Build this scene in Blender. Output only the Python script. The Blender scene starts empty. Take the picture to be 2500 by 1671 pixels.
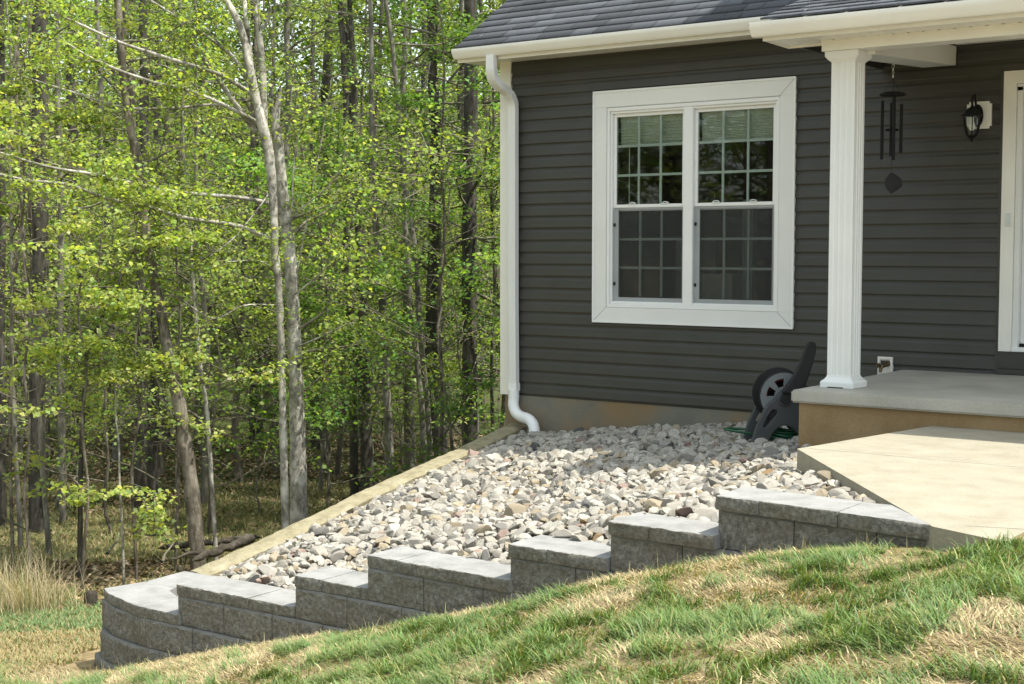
import bpy, bmesh, math, random
import numpy as np
from mathutils import Vector, Matrix

R = math.radians
C = bpy.context.scene.collection
rng = np.random.default_rng(7)
random.seed(7)

# ------------------------------------------------------------------ camera
CAM = np.array([8.2997, -11.2196, 1.3948])
YAW, PITCH, ROLL, FPX = -0.631468, 0.064724, -0.00019, 3487.1
def cam_axes():
    cy, sy = math.cos(YAW), math.sin(YAW)
    f = np.array([sy*math.cos(PITCH), cy*math.cos(PITCH), -math.sin(PITCH)])
    r = np.array([cy, -sy, 0.0]); d = np.cross(f, r)
    return (math.cos(ROLL)*r + math.sin(ROLL)*d, -math.sin(ROLL)*r + math.cos(ROLL)*d, f)
AX = cam_axes()
def at(u, v, d):
    """world point seen at photo pixel (u, v) at depth d metres"""
    return CAM + d*(AX[0]*(u-1250)/FPX + AX[1]*(v-835.5)/FPX + AX[2])
cd = bpy.data.cameras.new('camera'); cam = bpy.data.objects.new('camera', cd); C.objects.link(cam)
cd.sensor_width = 36; cd.lens = FPX/2500*36; cd.clip_start = 0.05; cd.clip_end = 2000
m = Matrix.Identity(4)
for i in range(3):
    m[i][0] = AX[0][i]; m[i][1] = -AX[1][i]; m[i][2] = -AX[2][i]; m[i][3] = CAM[i]
cam.matrix_world = m
bpy.context.scene.camera = cam

# ------------------------------------------------------------------ light
SUN = Vector((0.43, 0.15, 1.0)).normalized()
w = bpy.data.worlds.new('World'); bpy.context.scene.world = w; w.use_nodes = True
nt = w.node_tree; nt.nodes.clear()
sky = nt.nodes.new('ShaderNodeTexSky'); sky.sky_type = 'NISHITA'; sky.sun_disc = False
sky.sun_elevation = math.asin(SUN.z); sky.sun_rotation = math.atan2(SUN.x, SUN.y)
sky.dust_density = 2.0; sky.air_density = 1.0; sky.ozone_density = 0.6
bg = nt.nodes.new('ShaderNodeBackground'); bg.inputs['Strength'].default_value = 0.15
out = nt.nodes.new('ShaderNodeOutputWorld')
hs_ = nt.nodes.new('ShaderNodeHueSaturation'); hs_.inputs['Saturation'].default_value = 0.38
wm = nt.nodes.new('ShaderNodeMix'); wm.data_type = 'RGBA'; wm.blend_type = 'MULTIPLY'; wm.inputs[0].default_value = 1.0; wm.inputs[7].default_value = (0.955, 1.0, 0.965, 1)
nt.links.new(sky.outputs[0], hs_.inputs['Color']); nt.links.new(hs_.outputs[0], wm.inputs[6]); nt.links.new(wm.outputs[2], bg.inputs['Color']); nt.links.new(bg.outputs[0], out.inputs['Surface'])
ld = bpy.data.lights.new('sun', 'SUN'); ld.energy = 3.0; ld.angle = R(0.53); ld.color = (1.0, 0.945, 0.84)
lo = bpy.data.objects.new('sun', ld); C.objects.link(lo); lo.rotation_euler = SUN.to_track_quat('Z', 'Y').to_euler()
vs = bpy.context.scene.view_settings
bpy.context.scene.display_settings.display_device = 'sRGB'
vs.view_transform = 'Standard'; vs.look = 'None'; vs.gamma = 1.0; vs.exposure = 1.30; vs.use_curve_mapping = False
cy = bpy.context.scene.cycles
cy.max_bounces = 6; cy.diffuse_bounces = 4; cy.glossy_bounces = 3; cy.transmission_bounces = 4; cy.transparent_max_bounces = 8
try: cy.use_denoising = True; cy.denoiser = 'OPENIMAGEDENOISE'
except Exception: pass

# ------------------------------------------------------------------ materials
def nodes(name):
    mt = bpy.data.materials.new(name); mt.use_nodes = True
    n = mt.node_tree; b = n.nodes['Principled BSDF']
    return mt, n, b
def rgb(c): return (c[0], c[1], c[2], 1.0)
def texco(n): return n.nodes.new('ShaderNodeTexCoord').outputs['Object']
def noise(n, scale, detail=4, rough=0.55, vec=None, dist=0.0):
    t = n.nodes.new('ShaderNodeTexNoise'); t.inputs['Scale'].default_value = scale
    t.inputs['Detail'].default_value = detail; t.inputs['Roughness'].default_value = rough
    t.inputs['Distortion'].default_value = dist
    n.links.new(vec if vec is not None else texco(n), t.inputs['Vector']); return t.outputs['Fac']
def ramp(n, fac, stops):
    r = n.nodes.new('ShaderNodeValToRGB'); e = r.color_ramp.elements
    while len(e) < len(stops): e.new(0.5)
    for i, (p, c) in enumerate(stops): e[i].position = p; e[i].color = rgb(c)
    n.links.new(fac, r.inputs['Fac']); return r.outputs['Color']
def mixc(n, fac, a, b, mode='MIX'):
    x = n.nodes.new('ShaderNodeMix'); x.data_type = 'RGBA'; x.blend_type = mode
    for s, v in ((x.inputs[0], fac), (x.inputs[6], a), (x.inputs[7], b)):
        if hasattr(v, 'is_output'): n.links.new(v, s)
        elif isinstance(v, (int, float)): s.default_value = v
        else: s.default_value = rgb(v)
    return x.outputs[2]
def bump(n, b, h, strength=0.4, dist=0.02):
    k = n.nodes.new('ShaderNodeBump'); k.inputs['Strength'].default_value = strength; k.inputs['Distance'].default_value = dist
    n.links.new(h, k.inputs['Height']); n.links.new(k.outputs[0], b.inputs['Normal'])
def plain(name, c, rough=0.5, var=0.12, scale=6, bs=0.0, bscale=80, metal=0.0, spec=0.5):
    mt, n, b = nodes(name)
    v = noise(n, scale, 5)
    lo_ = tuple(x*(1-var) for x in c); hi = tuple(min(1, x*(1+var)) for x in c)
    n.links.new(ramp(n, v, [(0.3, lo_), (0.7, hi)]), b.inputs['Base Color'])
    b.inputs['Roughness'].default_value = rough; b.inputs['Metallic'].default_value = metal
    b.inputs['Specular IOR Level'].default_value = spec
    if bs: bump(n, b, noise(n, bscale, 4), bs, 0.01)
    return mt
def attr_mat(name, base, att='tint', rough=0.6, trans=0.0, spec=0.3, mul=False):
    """colour comes from a per-piece colour attribute"""
    mt, n, b = nodes(name)
    a = n.nodes.new('ShaderNodeAttribute'); a.attribute_name = att
    col = a.outputs['Color']
    n.links.new(col, b.inputs['Base Color']); b.inputs['Roughness'].default_value = rough
    b.inputs['Specular IOR Level'].default_value = spec
    if trans:
        tr = n.nodes.new('ShaderNodeBsdfTranslucent'); mx = n.nodes.new('ShaderNodeMixShader')
        warm = mixc(n, 1.0, col, (1.12, 1.15, 0.40), 'MULTIPLY')
        n.links.new(warm, tr.inputs['Color']); mx.inputs[0].default_value = trans
        o = n.nodes['Material Output']
        n.links.new(b.outputs[0], mx.inputs[1]); n.links.new(tr.outputs[0], mx.inputs[2]); n.links.new(mx.outputs[0], o.inputs['Surface'])
    return mt

M = {}
def siding_mat():
    mt, n, b = nodes('charcoal vinyl')
    v = noise(n, 3.0, 6)
    n.links.new(ramp(n, v, [(0.3, (0.0390, 0.0376, 0.0318)), (0.7, (0.0490, 0.0470, 0.0402))]), b.inputs['Base Color'])
    b.inputs['Roughness'].default_value = 0.42
    mp = n.nodes.new('ShaderNodeMapping'); mp.inputs['Scale'].default_value = (4, 4, 60); n.links.new(texco(n), mp.inputs['Vector'])
    m2 = n.nodes.new('ShaderNodeMapping'); m2.inputs['Scale'].default_value = (0.9, 1, 5); n.links.new(texco(n), m2.inputs['Vector'])
    ad = n.nodes.new('ShaderNodeMath'); ad.operation = 'MULTIPLY_ADD'; ad.inputs[1].default_value = 0.12
    n.links.new(noise(n, 6, 3, vec=mp.outputs[0]), ad.inputs[0]); n.links.new(noise(n, 1.0, 2, vec=m2.outputs[0]), ad.inputs[2])
    bump(n, b, ad.outputs[0], 0.35, 0.03); return mt
M['siding'] = siding_mat()
M['white'] = plain('white vinyl', (0.74, 0.75, 0.73), 0.38, 0.03, 3)
M['cream'] = plain('white aluminium', (0.78, 0.77, 0.71), 0.35, 0.05, 2.5)
M['sash'] = plain('white sash', (0.80, 0.81, 0.80), 0.3, 0.02, 4)
M['grille'] = plain('white grille', (0.62, 0.66, 0.64), 0.4, 0.04, 4)
M['greyframe'] = plain('screen frame', (0.30, 0.32, 0.33), 0.5, 0.08, 4)
M['pvc'] = plain('white pipe', (0.80, 0.81, 0.80), 0.28, 0.03, 6)
M['black'] = plain('black metal', (0.007, 0.0075, 0.0075), 0.6, 0.3, 20, spec=0.25)
M['blackplastic'] = plain('charcoal plastic', (0.014, 0.0145, 0.015), 0.55, 0.15, 12, 0.15, 200, spec=0.3)
M['greyplastic'] = plain('grey plastic', (0.052, 0.057, 0.058), 0.5, 0.12, 10, 0.1, 200, spec=0.35)
M['drum'] = plain('pale grey plastic', (0.135, 0.148, 0.148), 0.5, 0.1, 10)
M['green'] = plain('green hose rubber', (0.008, 0.075, 0.03), 0.4, 0.15, 30)
M['red'] = plain('red plastic', (0.30, 0.03, 0.03), 0.4, 0.1, 20)
M['brass'] = plain('weathered brass', (0.13, 0.10, 0.06), 0.45, 0.35, 60, metal=0.8)
M['chrome'] = plain('bright metal', (0.75, 0.75, 0.72), 0.2, 0.05, 40, metal=1.0)
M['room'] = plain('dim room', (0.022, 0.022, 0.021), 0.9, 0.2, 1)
M['blind'] = plain('woven blind', (0.50, 0.51, 0.42), 0.8, 0.15, 40)
M['bulb'] = plain('frosted bulb', (0.85, 0.85, 0.82), 0.3, 0.02, 10)
M['dirt'] = plain('grey stone grit', (0.19, 0.175, 0.15), 0.95, 0.4, 8, 0.5, 30)

def concrete(name, stops, scale=3.0, fine=60, bs=0.25, rough=0.85, pits=True, stain=None):
    mt, n, b = nodes(name)
    co = texco(n)
    c = ramp(n, noise(n, scale, 8, 0.62, co), stops)
    g = noise(n, fine, 3, 0.7, co)
    c = mixc(n, 0.35, c, ramp(n, g, [(0.3, (0.35, 0.33, 0.30)), (0.7, (0.62, 0.60, 0.55))]), 'OVERLAY')
    if pits:
        vo = n.nodes.new('ShaderNodeTexVoronoi'); vo.inputs['Scale'].default_value = 26; n.links.new(co, vo.inputs['Vector'])
        c = mixc(n, ramp(n, vo.outputs['Distance'], [(0.05, (1, 1, 1)), (0.11, (0, 0, 0))]), c, tuple(x*0.45 for x in stops[0][1]))
    if stain:
        c = mixc(n, ramp(n, noise(n, 1.1, 3, 0.5, co), [(0.45, (0, 0, 0)), (0.62, (1, 1, 1))]), c, stain)
    n.links.new(c, b.inputs['Base Color']); b.inputs['Roughness'].default_value = rough
    b.inputs['Specular IOR Level'].default_value = 0.25
    bump(n, b, g, bs, 0.01)
    return mt
M['walk'] = concrete('pale walkway concrete', [(0.28, (0.255, 0.235, 0.180)), (0.5, (0.300, 0.280, 0.222)), (0.72, (0.335, 0.315, 0.258))], 4.5, 75, 0.35, pits=False)
M['porch'] = concrete('porch concrete', [(0.3, (0.33, 0.32, 0.28)), (0.7, (0.46, 0.445, 0.40))], 2.0, 90, 0.12, 0.7, pits=False)
M['porchedge'] = M['porch']
M['found'] = concrete('foundation concrete', [(0.3, (0.15, 0.148, 0.125)), (0.7, (0.22, 0.215, 0.18))], 2.2, 70, 0.25, stain=(0.235, 0.165, 0.090))
M['mudded'] = concrete('mud stained concrete', [(0.3, (0.25, 0.170, 0.085)), (0.7, (0.36, 0.265, 0.150))], 2.5, 70, 0.25)
M['wing'] = concrete('rough wall concrete', [(0.3, (0.17, 0.15, 0.095)), (0.5, (0.26, 0.235, 0.155)), (0.72, (0.32, 0.295, 0.215))], 9.0, 45, 0.9, pits=False)
M['cap'] = concrete('pale block top', [(0.3, (0.195, 0.20, 0.20)), (0.5, (0.255, 0.26, 0.262)), (0.72, (0.305, 0.31, 0.312))], 7.0, 110, 0.25, pits=False)
def block_mat():
    mt, n, b = nodes('split face block')
    co = texco(n)
    c = ramp(n, noise(n, 40, 7, 0.75, co, 0.4), [(0.30, (0.115, 0.110, 0.096)), (0.5, (0.285, 0.275, 0.240)), (0.66, (0.48, 0.465, 0.42))])
    c = mixc(n, ramp(n, noise(n, 4, 3, 0.5, co), [(0.45, (0, 0, 0)), (0.8, (0.6, 0.6, 0.6))]), c, (0.19, 0.165, 0.115))
    c = mixc(n, ramp(n, noise(n, 16, 7, 0.8, co), [(0.66, (0, 0, 0)), (0.72, (0.75, 0.75, 0.75))]), c, (0.48, 0.48, 0.46))
    n.links.new(c, b.inputs['Base Color']); b.inputs['Roughness'].default_value = 0.95; b.inputs['Specular IOR Level'].default_value = 0.15
    bump(n, b, noise(n, 70, 6, 0.75, co), 1.0, 0.03); return mt
M['block'] = block_mat()
M['blockedge'] = concrete('cast block edge', [(0.3, (0.14, 0.14, 0.13)), (0.7, (0.20, 0.20, 0.19))], 9.0, 120, 0.2, pits=False)
def shingle_mat():
    mt, n, b = nodes('asphalt shingle')
    a = n.nodes.new('ShaderNodeAttribute'); a.attribute_name = 'tint'
    g = noise(n, 260, 2, 0.8)
    c = mixc(n, 0.8, a.outputs['Color'], ramp(n, g, [(0.3, (0.28, 0.28, 0.28)), (0.7, (0.72, 0.72, 0.72))]), 'OVERLAY')
    n.links.new(c, b.inputs['Base Color']); b.inputs['Roughness'].default_value = 0.85
    b.inputs['Specular IOR Level'].default_value = 0.35
    bump(n, b, g, 0.4, 0.004); return mt
M['shingle'] = shingle_mat()
def glass_mat():
    mt, n, b = nodes('window glass')
    n.nodes.remove(b)
    g = n.nodes.new('ShaderNodeBsdfGlossy'); g.inputs['Roughness'].default_value = 0.02; g.inputs['Color'].default_value = (1, 1, 1, 1)
    t = n.nodes.new('ShaderNodeBsdfTransparent'); t.inputs['Color'].default_value = (0.86, 0.90, 0.88, 1)
    f = n.nodes.new('ShaderNodeFresnel'); f.inputs['IOR'].default_value = 1.40
    mx = n.nodes.new('ShaderNodeMixShader')
    n.links.new(f.outputs[0], mx.inputs[0]); n.links.new(t.outputs[0], mx.inputs[1]); n.links.new(g.outputs[0], mx.inputs[2])
    n.links.new(mx.outputs[0], n.nodes['Material Output'].inputs['Surface']); return mt
M['glass'] = glass_mat()
def screen_mat():
    mt, n, b = nodes('insect screen')
    b.inputs['Base Color'].default_value = (0.045, 0.047, 0.047, 1); b.inputs['Roughness'].default_value = 0.7
    t = n.nodes.new('ShaderNodeBsdfTransparent'); mx = n.nodes.new('ShaderNodeMixShader'); mx.inputs[0].default_value = 0.45
    n.links.new(t.outputs[0], mx.inputs[1]); n.links.new(b.outputs[0], mx.inputs[2])
    n.links.new(mx.outputs[0], n.nodes['Material Output'].inputs['Surface']); return mt
M['screen'] = screen_mat()
def bark(name, a, bcol, c, sc=9, stretch=0.22, bs=0.8):
    mt, n, b = nodes(name)
    mp = n.nodes.new('ShaderNodeMapping'); mp.inputs['Scale'].default_value = (1, 1, stretch); n.links.new(texco(n), mp.inputs['Vector'])
    f = noise(n, sc, 7, 0.7, mp.outputs[0], 0.8)
    col = ramp(n, f, [(0.28, a), (0.5, bcol), (0.72, c)])
    p = noise(n, 3.2, 3, 0.6)
    col = mixc(n, ramp(n, p, [(0.5, (0, 0, 0)), (0.66, (0.55, 0.55, 0.55))]), col, tuple(min(1, x*1.45) for x in c))
    n.links.new(col, b.inputs['Base Color']); b.inputs['Roughness'].default_value = 0.95; b.inputs['Specular IOR Level'].default_value = 0.1
    bump(n, b, f, bs, 0.03); return mt
M['bark_pale'] = bark('pale mottled bark', (0.045, 0.041, 0.034), (0.27, 0.255, 0.215), (0.55, 0.53, 0.47), 12, 0.7)
M['bark_grey'] = bark('grey bark', (0.06, 0.055, 0.045), (0.15, 0.14, 0.115), (0.25, 0.235, 0.20), 9, 0.3)
M['bark_dark'] = bark('dark furrowed bark', (0.022, 0.020, 0.017), (0.065, 0.060, 0.050), (0.12, 0.11, 0.095), 14, 0.14, 1.0)
M['bark_brown'] = bark('brown scaly bark', (0.028, 0.024, 0.018), (0.12, 0.104, 0.082), (0.27, 0.24, 0.195), 16, 0.25, 1.0)
M['twig'] = bark('twig bark', (0.05, 0.045, 0.032), (0.13, 0.12, 0.09), (0.27, 0.25, 0.19), 12, 0.6, 0.3)
M['snapped'] = plain('snapped bare wood', (0.52, 0.47, 0.38), 0.8, 0.2, 20)
M['log'] = bark('rotting log bark', (0.025, 0.022, 0.018), (0.06, 0.052, 0.042), (0.13, 0.115, 0.095), 10, 1.0, 1.0)
M['leaf'] = attr_mat('leaf', None, 'tint', 0.55, 0.58, 0.25)
M['blade'] = attr_mat('grass blade', None, 'tint', 0.6, 0.25, 0.25)
M['litter'] = attr_mat('dead leaf', None, 'tint', 0.8, 0.1, 0.1)
def stone_mat(name, dark, mid, light, att=False):
    mt, n, b = nodes(name)
    co = texco(n)
    f = noise(n, 34, 6, 0.65, co, 1.2)
    c = ramp(n, f, [(0.28, dark), (0.5, mid), (0.75, light)])
    if att:
        a = n.nodes.new('ShaderNodeAttribute'); a.attribute_name = 'tint'
        c = mixc(n, 1.0, c, a.outputs['Color'], 'MULTIPLY')
    else:
        oi = n.nodes.new('ShaderNodeObjectInfo')
        c = mixc(n, 1.0, c, ramp(n, oi.outputs['Random'], [(0, (0.78, 0.78, 0.78)), (1, (1.1, 1.1, 1.1))]), 'MULTIPLY')
    n.links.new(c, b.inputs['Base Color']); b.inputs['Roughness'].default_value = 0.9; b.inputs['Specular IOR Level'].default_value = 0.2
    bump(n, b, noise(n, 120, 5, 0.7, co), 0.45, 0.008); return mt

# ------------------------------------------------------------------ mesh helpers
class MB:
    """collects shapes and links them as ONE mesh object"""
    def __init__(s): s.v = []; s.f = []; s.m = []
    def add(s, verts, faces, mi=0):
        o = len(s.v); s.v.extend([tuple(map(float, p)) for p in verts]); s.f.extend([tuple(i+o for i in f) for f in faces]); s.m.extend([mi]*len(faces)); return s
    def box(s, x0, x1, y0, y1, z0, z1, mi=0):
        v = [(x0,y0,z0),(x1,y0,z0),(x1,y1,z0),(x0,y1,z0),(x0,y0,z1),(x1,y0,z1),(x1,y1,z1),(x0,y1,z1)]
        return s.add(v, [(0,3,2,1),(4,5,6,7),(0,1,5,4),(1,2,6,5),(2,3,7,6),(3,0,4,7)], mi)
    def prism(s, poly, z0, z1, mi=0):
        n = len(poly); v = [(x,y,z0) for x,y in poly]+[(x,y,z1) for x,y in poly]
        return s.add(v, [tuple(range(n))[::-1], tuple(range(n,2*n))]+[(i,(i+1)%n,(i+1)%n+n,i+n) for i in range(n)], mi)
    def extrude_x(s, prof, x0, x1, mi=0, closed=True, caps=True):
        n = len(prof); v = [(x0,y,z) for y,z in prof]+[(x1,y,z) for y,z in prof]
        f = [(i,i+n,(i+1)%n+n,(i+1)%n) for i in range(n if closed else n-1)]
        if closed and caps: f += [tuple(range(n)), tuple(range(n,2*n))[::-1]]
        return s.add(v, f, mi)
    def tube(s, pts, r, sides=8, mi=0, cap=True):
        P = [np.array(p, float) for p in pts]; n = len(P)
        rr = r if hasattr(r, '__len__') else [r]*n
        t = [P[min(i+1,n-1)]-P[max(i-1,0)] for i in range(n)]
        ref = np.array([0.0,0,1]) if abs((P[-1]-P[0])[2]) < 0.7*np.linalg.norm(P[-1]-P[0])+1e-9 else np.array([1.0,0,0])
        v = []
        for i in range(n):
            d = t[i]/(np.linalg.norm(t[i])+1e-12); a = ref-d*np.dot(ref,d)
            if np.linalg.norm(a) < 1e-3: a = np.cross(d,[0,1,0])
            a /= np.linalg.norm(a); b = np.cross(d,a)
            for k in range(sides):
                q = 2*math.pi*k/sides; v.append(P[i]+rr[i]*(math.cos(q)*a+math.sin(q)*b))
        f = [(i*sides+k, i*sides+(k+1)%sides, (i+1)*sides+(k+1)%sides, (i+1)*sides+k) for i in range(n-1) for k in range(sides)]
        if cap: f += [tuple(range(sides))[::-1], tuple(range((n-1)*sides, n*sides))]
        return s.add(v, f, mi)
    def sweep(s, pts, prof, up, mi=0):
        """sweep a closed 2-D profile (a, b) along pts; a lies along 'up' x tangent, b along the third axis"""
        P = [np.array(p, float) for p in pts]; n = len(P); up = np.array(up, float); k = len(prof); v = []
        for i in range(n):
            d = P[min(i+1,n-1)]-P[max(i-1,0)]; d /= np.linalg.norm(d)
            a = up-d*np.dot(up,d); a /= np.linalg.norm(a); b = np.cross(d,a)
            for (x,y) in prof: v.append(P[i]+x*a+y*b)
        f = [(i*k+j, i*k+(j+1)%k, (i+1)*k+(j+1)%k, (i+1)*k+j) for i in range(n-1) for j in range(k)]
        f += [tuple(range(k))[::-1], tuple(range((n-1)*k, n*k))]
        return s.add(v, f, mi)
    def lathe(s, prof, cx, cy_, sides=24, mi=0):
        v = []; n = len(prof)
        for (r_, z) in prof:
            for k in range(sides):
                q = 2*math.pi*k/sides; v.append((cx+r_*math.cos(q), cy_+r_*math.sin(q), z))
        f = [(i*sides+k, i*sides+(k+1)%sides, (i+1)*sides+(k+1)%sides, (i+1)*sides+k) for i in range(n-1) for k in range(sides)]
        f += [tuple(range(sides))[::-1], tuple(range((n-1)*sides, n*sides))]
        return s.add(v, f, mi)
    def build(s, name, mats, parent=None, smooth=None, bevel=0.0, origin=None):
        me = bpy.data.meshes.new(name)
        off = np.array(parent_loc(parent)) if parent is not None else (np.array(origin, float) if origin is not None else np.zeros(3))
        me.from_pydata([tuple(np.array(p)-off) for p in s.v], [], s.f)
        ms = mats if isinstance(mats, (list, tuple)) else [mats]
        for x in ms: me.materials.append(x)
        if len(ms) > 1: me.polygons.foreach_set('material_index', s.m)
        me.validate(); me.update()
        b = bmesh.new(); b.from_mesh(me); bmesh.ops.recalc_face_normals(b, faces=b.faces)
        if bevel:
            eds = [e for e in b.edges if len(e.link_faces) == 2 and e.calc_face_angle(0) > 0.6]
            bmesh.ops.bevel(b, geom=eds, offset=bevel, segments=2, affect='EDGES', clamp_overlap=True)
        b.to_mesh(me); b.free()
        if smooth is not None:
            me.shade_smooth(); me.set_sharp_from_angle(angle=R(smooth))
        return link(name, me, parent, off if parent is None else None)
def world_loc(o):
    l = Vector(o.location); q = o.parent
    while q is not None: l = l+Vector(q.location); q = q.parent
    return l
def parent_loc(o): return world_loc(o)
def link(name, me, parent=None, loc=None):
    o = bpy.data.objects.new(name, me); C.objects.link(o)
    if parent is not None: o.parent = parent
    elif loc is not None: o.location = loc
    return o
def fast_mesh(name, verts, quads, tris=None, mats=(), tint=None, tint_per='FACE', smooth=False):
    """numpy straight into a mesh"""
    me = bpy.data.meshes.new(name)
    quads = np.asarray(quads, np.int32).reshape(-1,4); tris = np.zeros((0,3), np.int32) if tris is None else np.asarray(tris, np.int32).reshape(-1,3)
    nv, nq, ntr = len(verts), len(quads), len(tris)
    me.vertices.add(nv); me.vertices.foreach_set('co', np.asarray(verts, np.float32).ravel())
    me.loops.add(nq*4+ntr*3); me.polygons.add(nq+ntr)
    me.loops.foreach_set('vertex_index', np.concatenate([quads.ravel(), tris.ravel()]).astype(np.int32))
    st = np.concatenate([np.arange(nq)*4, nq*4+np.arange(ntr)*3]).astype(np.int32)
    me.polygons.foreach_set('loop_start', st)
    try: me.polygons.foreach_set('loop_total', np.concatenate([np.full(nq,4), np.full(ntr,3)]).astype(np.int32))
    except Exception: pass
    for x in mats: me.materials.append(x)
    if tint is not None:
        a = me.color_attributes.new('tint', 'FLOAT_COLOR', 'POINT')
        t = np.ones((nv,4), np.float32); t[:,:3] = tint; a.data.foreach_set('color', t.ravel())
    me.update(calc_edges=True); me.validate()
    if smooth: me.shade_smooth()
    return me
def tag(o, label=None, cat=None, group=None, kind=None):
    if label: o['label'] = label
    if cat: o['category'] = cat
    if group: o['group'] = group
    if kind: o['kind'] = kind
    return o
def thing(name, loc, label, cat, group=None):
    o = bpy.data.objects.new(name, None); C.objects.link(o); o.location = loc; o.empty_display_size = 0.2
    return tag(o, label, cat, group)
def shape2d(name, outer, holes, half, bev, mat, parent, xf):
    """flat plate with holes: outline in local (x, z), given thickness and a rounded edge; xf maps local to world"""
    cu = bpy.data.curves.new(name, 'CURVE'); cu.dimensions = '2D'; cu.fill_mode = 'BOTH'
    cu.extrude = half; cu.bevel_depth = bev; cu.bevel_resolution = 1
    for poly in [outer]+holes:
        sp = cu.splines.new('POLY'); sp.points.add(len(poly)-1); sp.use_cyclic_u = True
        for i, (x, z) in enumerate(poly): sp.points[i].co = (x, z, 0, 1)
    ob = bpy.data.objects.new('outline', cu); C.objects.link(ob)
    dg = bpy.context.evaluated_depsgraph_get(); me = bpy.data.meshes.new_from_object(ob.evaluated_get(dg))
    bpy.data.objects.remove(ob); bpy.data.curves.remove(cu)
    off = world_loc(parent)
    for v in me.vertices: v.co = Vector(xf(v.co.x, v.co.z, v.co.y))-off   # curve z = thickness
    me.materials.clear(); me.materials.append(mat); me.name = name; me.update()
    b = bmesh.new(); b.from_mesh(me); bmesh.ops.recalc_face_normals(b, faces=b.faces); b.to_mesh(me); b.free()
    me.shade_smooth(); me.set_sharp_from_angle(angle=R(40))
    return link(name, me, parent)
def smoothline(pts, n=6):
    """Catmull-Rom through the points"""
    P = [np.array(p, float) for p in pts]; P = [2*P[0]-P[1]]+P+[2*P[-1]-P[-2]]; o = []
    for i in range(1, len(P)-2):
        for k in range(n):
            t = k/n; a, b, c, d = P[i-1], P[i], P[i+1], P[i+2]
            o.append(0.5*((2*b)+(c-a)*t+(2*a-5*b+4*c-d)*t*t+(-a+3*b-3*c+d)*t**3))
    o.append(P[-2]); return o
def vnoise(x, y, seed=0):
    """smooth value noise in numpy"""
    x = np.asarray(x, float); y = np.asarray(y, float)
    xi = np.floor(x).astype(int); yi = np.floor(y).astype(int); fx = x-xi; fy = y-yi
    fx = fx*fx*(3-2*fx); fy = fy*fy*(3-2*fy)
    def h(a, b):
        n = (a*374761393+b*668265263+seed*1442695041) & 0x7fffffff
        n = ((n ^ (n >> 13))*1274126177) & 0x7fffffff
        return ((n ^ (n >> 16)) & 0xffff)/65535.0
    return (h(xi,yi)*(1-fx)+h(xi+1,yi)*fx)*(1-fy)+(h(xi,yi+1)*(1-fx)+h(xi+1,yi+1)*fx)*fy
def fbm(x, y, seed=0, o=4):
    s = 0; a = 0.5; f = 1.0
    for k in range(o): s = s+a*vnoise(x*f, y*f, seed+k*17); a *= 0.5; f *= 2.0
    return s/(1-0.5**o)
def sstep(a, b, x): t = np.clip((np.asarray(x, float)-a)/(b-a), 0, 1); return t*t*(3-2*t)

# ------------------------------------------------------------------ ground
BX = np.array([0.588,0.841,1.01,1.367,2.088,2.276,2.866,3.453,3.641,4.027,4.416,4.619,5.0,5.207,5.593,5.97,6.216,7.0,9.0,14.0])
BZ = np.array([-1.345,-1.289,-1.234,-1.125,-0.924,-0.872,-0.715,-0.555,-0.490,-0.385,-0.255,-0.168,-0.057,-0.006,0.062,0.118,0.145,0.17,0.20,0.25])
def depth_of(x, y): return (x-CAM[0])*math.sin(YAW)+(y-CAM[1])*math.cos(YAW)
DD = np.array([0,8,9.6,11.2,13,16,20,30,42,60,120,400.]); DZ = np.array([-1.2,-1.25,-1.40,-1.62,-1.85,-2.02,-2.2,-2.45,-2.2,0.5,14,40.])
def lawn_z(x, y):
    b = np.interp(x, BX, BZ)
    t = np.clip(-5.4-y, 0, 40)
    return b-(0.085-0.065*sstep(4.8,7.2,x))*np.maximum(t-0.3,0)*sstep(0.3,1.2,t)+0.105*sstep(6.25,6.7,x)-0.04*sstep(5.9,4.9,x)+(fbm(x*1.3,y*1.3,3)-0.5)*0.07*sstep(0.0,0.7,t)
def ground_z(x, y):
    x = np.asarray(x, float); y = np.asarray(y, float)
    back = np.interp(depth_of(x,y), DD, DZ)+(fbm(x*0.6,y*0.6,5)-0.5)*0.16
    fr = lawn_z(x,y)
    k = sstep(-0.4,0.75,x)
    front = back*(1-k)+fr*k
    under = np.minimum(front, -1.5)
    s = sstep(-5.27,-5.14,y)*sstep(0.45,0.75,x)
    return front*(1-s)+under*s
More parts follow.
